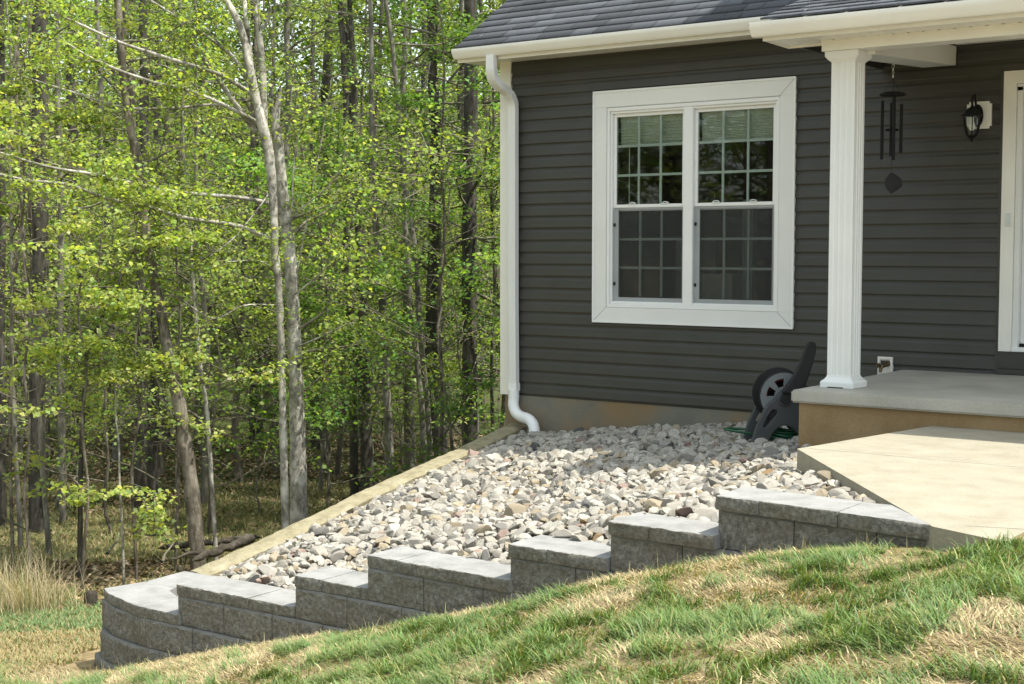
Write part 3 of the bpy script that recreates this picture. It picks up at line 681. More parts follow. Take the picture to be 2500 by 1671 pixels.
cp = MB(); cp.lathe([(0.0,lz+0.068),(0.012,lz+0.066),(0.016,lz+0.056),(0.036,lz+0.048),(0.054,lz+0.028),(0.060,lz+0.008),(0.079,lz+0.002),(0.080,lz-0.006),(0.068,lz-0.012),(0.058,lz-0.012)],lx,ly,24); cp.build('lantern_cap', M['black'], lan, smooth=35)
gp = [(0.060,lz-0.013),(0.060,lz-0.04),(0.056,lz-0.075),(0.049,lz-0.115),(0.040,lz-0.145),(0.033,lz-0.158)]
gg = MB(); v = []; n = 20
for (r_, z) in gp: v += [(lx+r_*math.cos(2*math.pi*i/n), ly+r_*math.sin(2*math.pi*i/n), z) for i in range(n)]
gg.add(v,[(i*n+k_,i*n+(k_+1)%n,(i+1)*n+(k_+1)%n,(i+1)*n+k_) for i in range(len(gp)-1) for k_ in range(n)]); gg.build('lantern_glass', M['glass'], lan, smooth=60)
cg = MB()
for i in range(4):
    q = R(20+90*i); cg.tube([(lx+(r_+0.002)*math.cos(q),ly+(r_+0.002)*math.sin(q),z) for r_,z in gp],0.0042,6)
cg.build('cage_rib', M['black'], lan, smooth=50)
fn = MB(); fn.lathe([(0.036,lz-0.157),(0.040,lz-0.162),(0.030,lz-0.172),(0.014,lz-0.182),(0.010,lz-0.190),(0.014,lz-0.196),(0.006,lz-0.206),(0.0,lz-0.212)],lx,ly,20); fn.build('finial', M['black'], lan, smooth=40)
bu = MB(); bu.lathe([(0.0,lz-0.125),(0.016,lz-0.118),(0.024,lz-0.10),(0.026,lz-0.085),(0.018,lz-0.062),(0.013,lz-0.045),(0.013,lz-0.02),(0.0,lz-0.018)],lx,ly,16); bu.build('bulb', M['bulb'], lan, smooth=60)

# ------------------------------------------------------------------ wind chime
hx, hy, hz = 4.215, -0.79, 2.792
ch = thing('wind_chime', (hx,hy,hz), 'black four tube wind chime with a pointed sail, hanging under the porch beam', 'wind chime')
U = 10.83/FPX/4.48
def cz(y): return hz-(y-60)*U
rx = np.array([math.cos(YAW),-math.sin(YAW)])
hk = MB(); n = 12
for (zz, rr, fl) in ((cz(90),0.016,0),(cz(130),0.014,1),(cz(165),0.012,0),(cz(205),0.014,1)):
    hk.tube([(hx+(rr*0.6*math.cos(2*math.pi*i/n) if not fl else 0), hy+(0 if not fl else rr*0.6*math.cos(2*math.pi*i/n)), zz+rr*math.sin(2*math.pi*i/n)) for i in range(n+1)],0.0025,6,cap=False)
hk.tube([(hx,hy,hz+0.01),(hx,hy,cz(80))],0.004,6); hk.build('hook', M['chrome'], ch, smooth=50)
zc = cz(395)
st = MB()
for i in range(3):
    q = R(100+120*i); st.tube([(hx,hy,cz(225)),(hx+0.075*math.cos(q),hy+0.075*math.sin(q),zc)],0.0016,5)
st.tube([(hx,hy,cz(225)),(hx,hy,cz(1250))],0.0014,5); st.build('cord', M['black'], ch)
tc = MB(); tc.lathe([(0.0,zc+0.020),(0.05,zc+0.016),(0.092,zc+0.004),(0.097,zc-0.004),(0.095,zc-0.010),(0.0,zc-0.008)],hx,hy,28); tc.build('top_disc', M['black'], ch, smooth=30)
for (lat, dpt, y0, y1) in ((-0.073,0.01,465,1098),(-0.006,-0.07,436,1112),(0.068,0.0,505,1028),(0.012,0.072,480,1060)):
    a, b = hx+lat*rx[0]+dpt*math.sin(YAW), hy+lat*rx[1]+dpt*math.cos(YAW)
    tb = MB(); n = 14; v = []
    for z_, r_ in ((cz(y0),0.0125),(cz(y1),0.0125),(cz(y1),0.0105),(cz(y0),0.0105)): v += [(a+r_*math.cos(2*math.pi*i/n), b+r_*math.sin(2*math.pi*i/n), z_) for i in range(n)]
    tb.add(v,[(r_*n+i,r_*n+(i+1)%n,((r_+1)%4)*n+(i+1)%n,((r_+1)%4)*n+i) for r_ in range(4) for i in range(n)])
    tb.tube([(a,b,zc),(a,b,cz(y0+20))],0.0012,5); tb.tube([(a-0.012,b,cz(y0+18)),(a+0.012,b,cz(y0+18))],0.002,5)
    tb.tube([(a,b,cz(y1-28)),(a,b,cz(y1-26))],0.0128,14); tb.build('chime_tube', M['black'], ch, smooth=40)
dk = MB(); z = cz(780); dk.lathe([(0.0,z+0.010),(0.046,z+0.008),(0.050,z),(0.046,z-0.008),(0.0,z-0.010)],hx,hy,24); dk.build('clapper', M['black'], ch, smooth=30)
zs = cz(1355); rx = np.array([math.cos(YAW),-math.sin(YAW)])
sail = MB()
o = [(0,0.078),(0.034,0.056),(0.060,0.026),(0.062,-0.022),(0.036,-0.050),(0,-0.078),(-0.036,-0.050),(-0.062,-0.022),(-0.060,0.026),(-0.034,0.056)]
vv = []
for t in (-0.004,0.004):
    for (a,b) in o: vv.append((hx+a*rx[0]+(t+0.02*abs(a)/0.06)*0.6, hy+a*rx[1]+(t+0.02*abs(a)/0.06)*0.8, zs+b))
n = len(o); c0 = len(vv); vv += [(hx-0.012,hy-0.012,zs),(hx-0.002,hy-0.002,zs)]
sail.add(vv,[(i,(i+1)%n,c0) for i in range(n)]+[((i+1)%n+n,i+n,c0+1) for i in range(n)]+[(i,i+n,(i+1)%n+n,(i+1)%n) for i in range(n)]); sail.build('sail', M['blackplastic'], ch, smooth=30)

# ------------------------------------------------------------------ hose reel
DR = 10.6; P0 = at(1830, 820, DR); SC = DR/FPX/5.405
fh = np.array([math.sin(YAW), math.cos(YAW), 0.0])
foot = at(1830+440/5.405, 820+1490/5.405, DR)
reel = thing('hose_reel', tuple(foot), 'charcoal plastic garden hose reel with a raised crank handle against the porch slab', 'hose reel')
def rxf(x, t, z): return P0 + AX[0]*x - AX[1]*z + fh*t
def Zp(pts): return [(a*SC, -b*SC) for a, b in pts]
leg = Zp([(400,760),(425,738),(455,728),(500,728),(535,745),(580,800),(620,880),(690,1060),(780,1280),(850,1480),(720,1480),(690,1400),(640,1290),(575,1205),(500,1172),(430,1170),(370,1195),(300,1260),(235,1380),(190,1450),(160,1482),(20,1482),(35,1400),(90,1220),(190,1000),(260,900),(340,840)])
slot = Zp([(270,985),(300,962),(345,965),(372,995),(365,1035),(300,1120),(235,1205),(195,1225),(160,1212),(165,1170),(215,1070)])
for t in (0.0, 0.34):
    off = t
    shape2d('leg_frame', leg, [slot], 0.016, 0.008, M['greyplastic'], reel, lambda x, tt, z, off=off: rxf(x, tt+off, z))
def disc(name, cx, cy__, r0, t0, t1, mat, holes=()):
    o = [(cx*SC+r0*SC*math.cos(2*math.pi*i/40), -cy__*SC+r0*SC*math.sin(2*math.pi*i/40)) for i in range(40)]
    return shape2d(name, o, list(holes), abs(t1-t0)/2, 0.004, mat, reel, lambda x, tt, z: rxf(x, tt+(t0+t1)/2, z))
def kidney(cx, cy__, a0, a1, r0, r1):
    p = [(cx+r1*math.cos(R(a0+(a1-a0)*i/8)), cy__-r1*math.sin(R(a0+(a1-a0)*i/8))) for i in range(9)]+[(cx+r0*math.cos(R(a1-(a1-a0)*i/8)), cy__-r0*math.sin(R(a1-(a1-a0)*i/8))) for i in range(9)]
    return Zp(p)
hs = [kidney(470,810,145,181,120,238),kidney(470,810,89,125,120,238),kidney(470,810,27,63,120,238),kidney(470,810,-33,3,120,238),kidney(470,810,-93,-57,120,238),kidney(470,810,205,241,120,238)]
disc('drum_plate', 470, 810, 318, 0.045, 0.060, M['drum'], hs)
disc('drum_plate', 470, 810, 345, 0.285, 0.300, M['blackplastic'])
rg = MB(); q_ = [rxf((470+318*math.cos(2*math.pi*i/40))*SC, 0.048, -(810+318*math.sin(2*math.pi*i/40))*SC) for i in range(41)]
rg.tube(q_,0.008,8,cap=False); rg.build('drum_rim', M['blackplastic'], reel, smooth=50)
hb = disc('hub', 460, 830, 88, -0.034, -0.016, M['greyplastic']); disc('hub_cap', 460, 830, 62, -0.046, -0.035, M['blackplastic'])
hose = MB(); pts = []
for i in range(6*24):
    q = 2*math.pi*i/24; rr = 225+6*math.sin(i*0.7); pts.append(rxf((470+rr*math.cos(q))*SC, 0.08+0.19*i/(6*24), -(810+rr*math.sin(q))*SC))
hose.tube(pts,0.013,8); hose.build('wound_hose', M['red'], reel, smooth=60)
ax = MB(); ax.tube([rxf(470*SC,0.02,-810*SC),rxf(470*SC,0.33,-810*SC)],0.05,16); ax.build('axle', M['blackplastic'], reel, smooth=50)
hd = Zp([(430,722),(500,735),(600,720),(690,650),(740,520),(790,360),(825,230),(838,130),(825,100),(795,88),(765,95),(740,130),(715,210),(670,330),(600,480),(530,590),(470,670)])
shape2d('crank_handle', hd, [], 0.018, 0.010, M['blackplastic'], reel, lambda x, tt, z: rxf(x, tt-0.055, z))
fb = MB()
for zz in (1465,): fb.tube([rxf(90*SC,-0.02,-zz*SC),rxf(90*SC,0.36,-zz*SC)],0.014,8)
fb.tube([rxf(790*SC,-0.02,-1465*SC),rxf(790*SC,0.36,-1465*SC)],0.014,8); fb.tube([rxf(300*SC,0.0,-1050*SC),rxf(300*SC,0.34,-1050*SC)],0.03,10); fb.build('foot_bar', M['blackplastic'], reel, smooth=50)
gr = MB()
for k_, dz in ((0,0.0),(1,0.022),(2,0.040)):
    c = rxf(470*SC,0.15+0.02*k_,-1390*SC)
    gr.tube([c+np.array([0.17*math.cos(q)*(1-0.08*k_),0.15*math.sin(q)*(1-0.08*k_),dz+0.012+0.01*math.sin(3*q)]) for q in np.linspace(0,2*math.pi,30)],0.011,8,cap=False)
c = rxf(470*SC,0.15,-1400*SC)
gr.tube(smoothline([c+np.array([-0.16,0.0,0.01]),c+np.array([-0.26,-0.07,0.035]),c+np.array([-0.36,-0.12,0.05]),c+np.array([-0.45,-0.05,0.05]),c+np.array([-0.36,0.05,0.045]),c+np.array([-0.15,0.12,0.03])],5),0.010,8)
go = gr.build('garden_hose', M['green'], None, smooth=60, origin=tuple(c)); tag(go, 'green garden hose coiled on the rocks under the hose reel', 'hose')
bh = MB()
for k_ in range(2):
    c2 = rxf(490*SC,0.10,-1330*SC); bh.tube([c2+np.array([0.13*math.cos(q),0.11*math.sin(q),-0.015-0.035*k_+0.01*math.sin(2*q)]) for q in np.linspace(0,2*math.pi,30)],0.011,8,cap=False)
bh.build('leader_hose', M['blackplastic'], reel, smooth=60)

# ------------------------------------------------------------------ walkway
wk = MB()
WP = [(5.028,-2.084),(4.779,-3.605),(5.917,-5.032),(6.235,-5.425),(6.66,-5.60),(10.0,-6.35),(10.0,-2.084)]
wk.prism(WP, 0.125, 0.242)
tag(wk.build('walkway', M['walk'], None), 'pale tan concrete walkway leading up to the porch', 'walkway', kind='structure')
ws = MB()
for (a, b) in (((4.83,-3.55),(8.5,-3.55)),((6.34,-5.33),(8.5,-4.6))):
    a = np.array(a); b = np.array(b); d = (b-a)/np.linalg.norm(b-a); nn = np.array([-d[1],d[0]])*0.0035
    ws.add([(*(a-nn),0.2445),(*(b-nn),0.2445),(*(b+nn),0.2445),(*(a+nn),0.2445)],[(0,1,2,3)])
tag(ws.build('walkway_joint', M['porch'], None), 'thin tooled joint lines across the pale walkway', 'joint', kind='structure')

# ------------------------------------------------------------------ concrete wing wall
def wing_x(y): return 0.055+(-y/4.53)*0.515
def wing_z(y): return -0.30+(-y/4.53)*(-0.568)
def wing():
    nu, nw = 120, 7; v = []; q = []
    for i in range(nu+1):
        y = -0.004-(4.535-0.004)*i/nu
        x0, z = wing_x(y), wing_z(y)
        for k_ in range(nw+1):
            t = k_/nw; e = min(t,1-t); zz = z+0.022*(fbm(y*9,t*5,31)-0.5)-(0.018 if e == 0 else 0)+0.006*math.sin(y*2.1)
            v.append((x0+0.215*t+0.01*(fbm(y*6,t*3,77)-0.5)*(1 if e == 0 else 0), y, zz))
    W = nw+1
    for i in range(nu):
        for k_ in range(nw): q.append((i*W+k_,(i+1)*W+k_,(i+1)*W+k_+1,i*W+k_+1))
    o = len(v)
    for i in range(nu+1): v.append((v[i*W][0]-0.005, v[i*W][1], -3.0)); v.append((v[i*W+nw][0]+0.01, v[i*W+nw][1], -3.0))
    for i in range(nu):
        q.append((i*W,o+2*i,o+2*i+2,(i+1)*W)); q.append((i*W+nw,(i+1)*W+nw,o+2*i+3,o+2*i+1))
    m_ = MB(); m_.add(v,q); m_.add([v[nu*W+k_] for k_ in range(W)]+[v[o+2*nu+1],v[o+2*nu]],[tuple(range(W+2))])
    return m_.build('concrete_wall', M['wing'], None, smooth=50, origin=(0.2,-2.2,-1.5))
tag(wing(), 'low rough concrete wall sloping down from the house corner beside the rock bed', 'wall')

# ------------------------------------------------------------------ stepped block retaining wall
HB, HC = 0.185, 0.0685
def rough_piece(p0, p1, back, z0, z1, amp, seed, ledge, topm=1, sidem=1):
    """split-face masonry unit: p0-p1 front edge (left to right), back = points from the p1 end round to the p0 end"""
    mb = MB(); p0 = np.array(p0, float); p1 = np.array(p1, float); L = np.linalg.norm(p1-p0); d = (p1-p0)/L; nrm = np.array([d[1],-d[0]])
    nx, nz = max(6,int(L/0.022)), (8 if ledge else 4); v = []; W = nx+1
    zs_ = list(np.linspace(z0, z1-(0.014 if ledge else 0.004), nz+1))+[z1]
    for j, z in enumerate(zs_):
        for i in range(W):
            t = i/nx; x = L*t
            dsp = amp*1.5*(2*fbm(x*19+seed*7.1, z*19+seed*3.3, seed, 4)-1.0)+amp*0.6*(2*vnoise(x*60+seed, z*60, seed+5)-1)
            if i in (0,nx): dsp = -0.006
            elif i in (1,nx-1): dsp = dsp*0.6
            if j == 0: dsp = min(dsp,0)-0.003
            if j == len(zs_)-1: dsp = -0.010 if ledge else dsp*0.7-0.003
            chip = 0.0
            if not ledge and j == len(zs_)-1 and vnoise(x*40+seed*3, 1.5, seed+9) > 0.72: chip = 0.004
            p = p0+d*x+nrm*dsp
            if i == 0: p = p+d*0.0025
            if i == nx: p = p-d*0.0025
            v.append((p[0],p[1],z-chip))
    nr = len(zs_); f = []; fm = []
    for j in range(nr-1):
        for i in range(nx): f.append((j*W+i,j*W+i+1,(j+1)*W+i+1,(j+1)*W+i)); fm.append(1 if (ledge and j == nr-2) else 0)
    o = len(v); nb = len(back); ev = d*0.0025
    for k_, (x, y) in enumerate(back):
        q = np.array([x,y])
        v.append((q[0],q[1],z0)); v.append((q[0],q[1],z1))
    bot = [o+2*i for i in range(nb)]; top = [o+2*i+1 for i in range(nb)]
    f.append(tuple([(nr-1)*W+i for i in range(W)]+top)); fm.append(topm)
    f.append(tuple([i for i in range(W)][::-1]+bot[::-1])); fm.append(sidem)
    for i in range(nb-1): f.append((bot[i],bot[i+1],top[i+1],top[i])); fm.append(sidem)
    f.append(tuple([j*W+nx for j in range(nr)][::-1]+[bot[0],top[0]][::1])); fm.append(sidem)
    f.append(tuple([j*W for j in range(nr)]+[top[-1],bot[-1]])); fm.append(sidem)
    mb.add(v, f); mb.m = fm
    return mb
rw = thing('retaining_wall', (3.4,-5.3,-0.9), 'stepped grey split-face block retaining wall descending in seven levels', 'retaining wall')
sd = 0
caps = [[(5.143,-5.292),(5.38,-5.316),(5.782,-5.356),(6.222,-5.400)], [(4.565,-5.318),(4.800,-5.323),(5.166,-5.332)], [(3.963,-5.332),(4.205,-5.330),(4.567,-5.328)],
        [(2.985,-5.330),(3.212,-5.335),(3.605,-5.341),(3.985,-5.346)], [(2.433,-5.350),(2.650,-5.344),(2.992,-5.335)], [(1.444,-5.385),(1.668,-5.378),(2.062,-5.364),(2.435,-5.352)]]
for k_, cp_ in enumerate(caps):
    z1 = 0.242-HB*k_; z0 = z1-HC
    for a, b in zip(cp_[:-1], cp_[1:]):
        sd += 1; n_ = 0.305
        back = [(b[0],b[1]+n_),(a[0],a[1]+n_)]
        if k_ == 0 and b[0] > 6: back = [(6.215,-5.385),(5.905,-5.040),(a[0],a[1]+n_)]
        rough_piece(a, b, back, z0+0.002, z1+0.001*(sd%3), 0.007, sd, False).build('capstone', [M['block'], M['cap']], rw, smooth=35)
z1 = 0.242-HB*6; z0 = z1-HC
for a, b, back in (((1.080,-5.402),(1.478,-5.396),[(1.478,-5.09),(1.10,-5.085)]), ((0.690,-5.306),(1.080,-5.402),[(1.10,-5.085),(0.935,-5.01)]),
                   ((0.527,-5.222),(0.690,-5.306),[(0.935,-5.01),(0.905,-4.93),(0.598,-4.93)]), ((0.567,-4.545),(0.597,-4.927),[(0.902,-4.927),(0.865,-4.545)][::1])):
    sd += 1
    if a == (0.567,-4.545): a, b, back = (0.567,-4.545), (0.597,-4.927), [(0.902,-4.927),(0.865,-4.545)]
    rough_piece(a, b, back, z0+0.002, z1+0.001*(sd%3), 0.006, sd, False).build('capstone', [M['block'], M['cap']], rw, smooth=35)
xs0 = [5.148,4.570,3.968,2.990,2.438,1.449]
def course_y(j, x): return -5.300-0.012*j-np.interp(x,[1.4,2.4,5.15,6.22],[0.02,0.0,-0.012+0.0,0.088 if j < 2 else 0.03])+ (0.018 if j == 0 else 0)
for j in range(6):
    zt = 0.242-HC-HB*j; x = xs0[j]
    xe = 6.21 if j == 0 else min(6.2, float(np.interp(zt+0.05, BZ, BX))+0.3)
    while x < xe-0.02:
        xb = min(x+0.405, xe if j == 0 else 9); sd += 1
        if xb-x < 0.08: break
        a = (x, course_y(j,x)); b = (xb, course_y(j,xb))
        bk = [(b[0],b[1]+0.26),(a[0],a[1]+0.26)]
        if j == 0 and b[0] > 6.0: bk = [(b[0],b[1]+0.02),(5.95,-5.12),(a[0],a[1]+0.26)]
        rough_piece(a, b, bk, zt-HB+0.003, zt-0.001, 0.009, sd, True).build('block', [M['block'], M['blockedge']], rw, smooth=35)
        x = xb
curv = {6:[(2.41,-5.392),(2.01,-5.394),(1.60,-5.398),(1.17,-5.405),(0.79,-5.352),(0.515,-5.232),(0.560,-4.94),(0.535,-4.50)],
        7:[(2.20,-5.405),(1.80,-5.410),(1.40,-5.415),(1.00,-5.415),(0.615,-5.322),(0.490,-5.215),(0.535,-4.92),(0.515,-4.50)],
        8:[(1.60,-5.425),(1.18,-5.428),(0.80,-5.395),(0.47,-5.265),(0.435,-5.10),(0.49,-4.80),(0.48,-4.50)],
        9:[(1.40,-5.44),(1.00,-5.44),(0.62,-5.36),(0.415,-5.22),(0.44,-4.92),(0.46,-4.50)]}
def inward(P, i):
    a = np.array(P[max(i-1,0)]); b = np.array(P[min(i+1,len(P)-1)]); d = b-a; d /= np.linalg.norm(d); return np.array([d[1],-d[0]])
for j, P in curv.items():
    zt = 0.242-HC-HB*j
    for i in range(len(P)-1):
        sd += 1; n0, n1 = inward(P,i), inward(P,i+1); w_ = 0.20
        l_, r_ = P[i+1], P[i]
        bk = [tuple(np.array(r_)+n0*w_), tuple(np.array(l_)+n1*w_)]
        rough_piece(l_, r_, bk, zt-HB+0.003, zt-0.001, 0.010, sd, True).build('block', [M['block'], M['blockedge']], rw, smooth=35)

# ------------------------------------------------------------------ river rock bed
def gravel_z(x, y):
    x = np.asarray(x, float); y = np.asarray(y, float)
    g0 = -0.385+0.1125*(x-0.46)
    g5 = np.maximum(-0.683+0.2526*(x-1.94), -0.885)
    g5 = np.minimum(g5+0.035, 0.175)
    t = np.clip(-y/5.03,0,1)**1.6
    g = g0*(1-t)+g5*t
    lim = -0.30+(-y/4.53)*(-0.568)-0.055
    stp = np.interp(x, [0.9,1.40,1.50,2.39,2.49,2.94,3.04,3.92,4.02,4.52,4.62,5.10,5.20], [-0.868,-0.868,-0.683,-0.683,-0.498,-0.498,-0.313,-0.313,-0.128,-0.128,0.057,0.057,0.19])-0.012
    kb_ = sstep(-4.45,-4.98,y); g = g*(1-kb_)+stp*kb_
    k_ = sstep(0.55,0.0,x-(0.055+(-y/4.53)*0.515)-0.2)
    return g*(1-k_)+np.minimum(g,lim)*k_
def in_bed(x, y, pad=0.0):
    ok = (x > 0.055+(-y/4.53)*0.515+0.215+pad) & (y < -0.02-pad) & (y > -5.05+pad)
    ok &= ~((x > 4.06-pad) & (y > -2.11-pad))
    t = (y+2.084)/(-3.605+2.084); e1 = 5.028+(4.779-5.028)*t
    t2 = (y+3.605)/(-5.032+3.605); e2 = 4.779+(5.917-4.779)*t2
    ok &= ~((y <= -2.084) & (y > -3.605) & (x > e1-pad)) & ~((y <= -3.605) & (x > e2-pad))
    return ok
gx = np.linspace(0.1,6.0,119); gy = np.linspace(-5.12,0.0,104); X, Y = np.meshgrid(gx,gy); Zg = gravel_z(X,Y)-0.045
vg = np.stack([X.ravel(),Y.ravel(),Zg.ravel()],1); i_, j_ = np.meshgrid(np.arange(118),np.arange(103)); a_i = (j_*119+i_).ravel()
cx_ = X[:-1,:-1].ravel()+0.025; cy2 = Y[:-1,:-1].ravel()+0.025
keep = in_bed(cx_,cy2,-0.06)
gq = np.stack([a_i,a_i+1,a_i+120,a_i+119],1)[keep]
tag(link('rock_bed_soil', fast_mesh('rock_bed_soil', vg, gq, None, [M['dirt']], smooth=True)), 'dark soil under the river rock', 'soil', kind='structure')

def ico(sub):
    b = bmesh.new(); bmesh.ops.create_icosphere(b, subdivisions=sub, radius=1.0)
    v = np.array([p.co[:] for p in b.verts]); f = np.array([[x.index for x in q.verts] for q in b.faces]); b.free(); return v, f
def rock_shapes(sub, n, seed):
    v0, f = ico(sub); r_ = np.random.default_rng(seed); o = []
    for k_ in range(n):
        v = v0*(1+0.12*np.sin(v0@r_.normal(size=(3,1))*2.5+r_.random()*6))
        for c in range(r_.integers(7,13)):
            d = r_.normal(size=3); d /= np.linalg.norm(d); h = r_.uniform(0.36,0.74); s = v@d; v = v-np.outer(np.maximum(s-h,0)*0.985,d)
        v *= np.array([1.0,r_.uniform(0.65,0.95),r_.uniform(0.42,0.72)])
        v += 0.02*r_.normal(size=v.shape)*(sub > 1)*0.4
        o.append(v/np.abs(v).max())
    return o, f
SH2, F2 = rock_shapes(3,10,3); SH1, F1 = rock_shapes(2,12,5)
COLS = {'white':(0.375,0.355,0.315),'pale grey':(0.312,0.290,0.252),'tan':(0.30,0.255,0.185),'mid grey':(0.185,0.175,0.158),'dark grey':(0.115,0.115,0.11),'pinkish':(0.27,0.20,0.17),'rusty':(0.26,0.18,0.10)}
cn = list(COLS); cw = np.array([0.42,0.39,0.09,0.065,0.015,0.015,0.005]); cw = cw/cw.sum()
def rots(r_, n, tilt=0.45):
    a, b, c = r_.random(n)*2*np.pi, r_.normal(size=n)*tilt, r_.normal(size=n)*tilt
    ca, sa, cb_, sb_, cc, sc_ = np.cos(a),np.sin(a),np.cos(b),np.sin(b),np.cos(c),np.sin(c)
    o = np.zeros(n); e = np.ones(n)
    Rz = np.stack([np.stack([ca,-sa,o],1),np.stack([sa,ca,o],1),np.stack([o,o,e],1)],1)
    Rx = np.stack([np.stack([e,o,o],1),np.stack([o,cb_,-sb_],1),np.stack([o,sb_,cb_],1)],1)
    Ry = np.stack([np.stack([cc,o,sc_],1),np.stack([o,e,o],1),np.stack([-sc_,o,cc],1)],1)
    return Rx@Ry@Rz
def scatter_rocks():
    r_ = np.random.default_rng(21); cell = {}; out_ = []
    specials = [((1640,1256),0.060,'pinkish','large reddish pink rock lying behind the second highest capstone'), ((2030,1166),0.07,'tan','flat yellowish rock against the walkway edge'),
                ((1432,1233),0.075,'dark grey','dark grey upright rock leaning in the sunny part of the bed'), ((1508,1258),0.05,'rusty','small rusty orange rock above the third step down'),
                ((1190,1252),0.045,'rusty','small yellow-orange rock in the middle of the sunny bed'), ((1462,1303),0.05,'rusty','brown orange rock above the third capstone level'),
                ((1150,1112),0.085,'pinkish','pinkish rock lying on the edge of the concrete wall near the shade line'), ((1848,1145),0.06,'mid grey','rounded grey-brown rock between the shade line and the walkway corner')]
    for (uv, rad, c, lab) in specials:
        p = meet(uv[0],uv[1],2,-0.3)
        for _ in range(12): p = meet(uv[0],uv[1],2,float(gravel_z(p[0],p[1]))+0.03)
        out_.append((p[0],max(p[1],-4.93),rad,c,lab))
    sizes = [(0.062,26000),(0.047,38000),(0.034,60000),(0.024,80000)]
    G = 0.14
    def ok(x, y, rad):
        ix, iy = int(math.floor(x/G)), int(math.floor(y/G))
        for a in range(ix-1,ix+2):
            for b in range(iy-1,iy+2):
                for (X_,Y_,R_) in cell.get((a,b),()):
                    if (X_-x)**2+(Y_-y)**2 < (0.80*(R_+rad))**2: return False
        return True
    for s in out_: cell.setdefault((int(math.floor(s[0]/G)),int(math.floor(s[1]/G))),[]).append(s[:3])
    quota = [300,1200,3300,4600]
    for (rad0, tries), qn in zip(sizes, quota):
        xs_ = r_.uniform(0.2,6.0,tries); ys_ = r_.uniform(-5.05,0,tries); rr = rad0*r_.uniform(0.82,1.22,tries); m_ = in_bed(xs_,ys_,0.02); c_ = 0
        for x, y, q in zip(xs_[m_],ys_[m_],rr[m_]):
            if c_ >= qn: break
            if ok(x,y,q*0.86): out_.append((x,y,q,None,None)); cell.setdefault((int(math.floor(x/G)),int(math.floor(y/G))),[]).append((x,y,q*0.86)); c_ += 1
    return out_
def rocks():
    S = scatter_rocks(); n = len(S); r_ = np.random.default_rng(5)
    x = np.array([s[0] for s in S]); y = np.array([s[1] for s in S]); rad = np.array([s[2] for s in S])
    z = gravel_z(x,y)+rad*0.12+r_.uniform(-0.012,0.016,n)
    ci = r_.choice(len(cn),n,p=cw)
    for i, s in enumerate(S):
        if s[3]: ci[i] = cn.index(s[3])
    Rm = rots(r_,n); dep = depth_of(x,y); key = rad/dep*np.where(np.arange(n) < 8, 9, 1)
    order = np.argsort(-key); ind = order[:300]; rest = order[300:]
    mats = {c: stone_mat(c+' stone', tuple(v*0.55 for v in COLS[c]), COLS[c], tuple(min(0.8,v*1.25) for v in COLS[c])) for c in cn}
    mesh = {}
    def mesh_of(c, k_):
        if (c,k_) not in mesh:
            me = bpy.data.meshes.new('rock'); me.from_pydata(SH2[k_].tolist(),[],F2.tolist()); me.materials.append(mats[c]); me.shade_smooth(); me.set_sharp_from_angle(angle=R(20)); mesh[(c,k_)] = me
        return mesh[(c,k_)]
    for i in ind:
        c = cn[ci[i]]; o = bpy.data.objects.new('river_rock', mesh_of(c,int(r_.integers(10)))); C.objects.link(o)
        m4 = Matrix(Rm[i].tolist()).to_4x4(); o.rotation_euler = m4.to_euler(); o.location = (x[i],y[i],z[i]); o.scale = (rad[i]*1.15,)*3
        if S[i][4]: tag(o, S[i][4], 'rock', 'larger rocks in the river rock bed')
        else:
            if y[i] > -1.1-0.35*max(0,x[i]-1.5): zn = 'in the shade under the house wall'
            elif y[i] < -4.3: zn = 'just behind the stepped block wall'
            elif x[i]-wing_x(y[i]) < 0.85: zn = 'near the sloping concrete wall'
            elif x[i] > 3.7: zn = 'in the sunny corner beside the walkway'
            else: zn = 'out in the sunny middle of the bed'
            tag(o, 'larger '+c+' river rock '+zn, 'rock', 'larger rocks in the river rock bed')
    V = []; F = []; T = []; o = 0
    for i in rest:
        sh = SH1[int(r_.integers(12))]; v = (sh*rad[i]*1.15)@Rm[i].T+np.array([x[i],y[i],z[i]]); V.append(v); F.append(F1+o); o += len(v)
        c = np.array(COLS[cn[ci[i]]])*r_.uniform(0.82,1.12); T.append(np.tile(c/0.32,(len(v),1)))
    mt = stone_mat('mixed river stone',(0.17,0.17,0.168),(0.32,0.32,0.315),(0.42,0.42,0.412),True)
    me = fast_mesh('small_river_rock', np.concatenate(V), np.zeros((0,4)), np.concatenate(F), [mt], np.concatenate(T))
    me.shade_smooth(); me.set_sharp_from_angle(angle=R(18))
    tag(link('small_river_rock', me), 'bed of pale mixed river rock filling the space below the house', 'rocks', kind='stuff')
rocks()

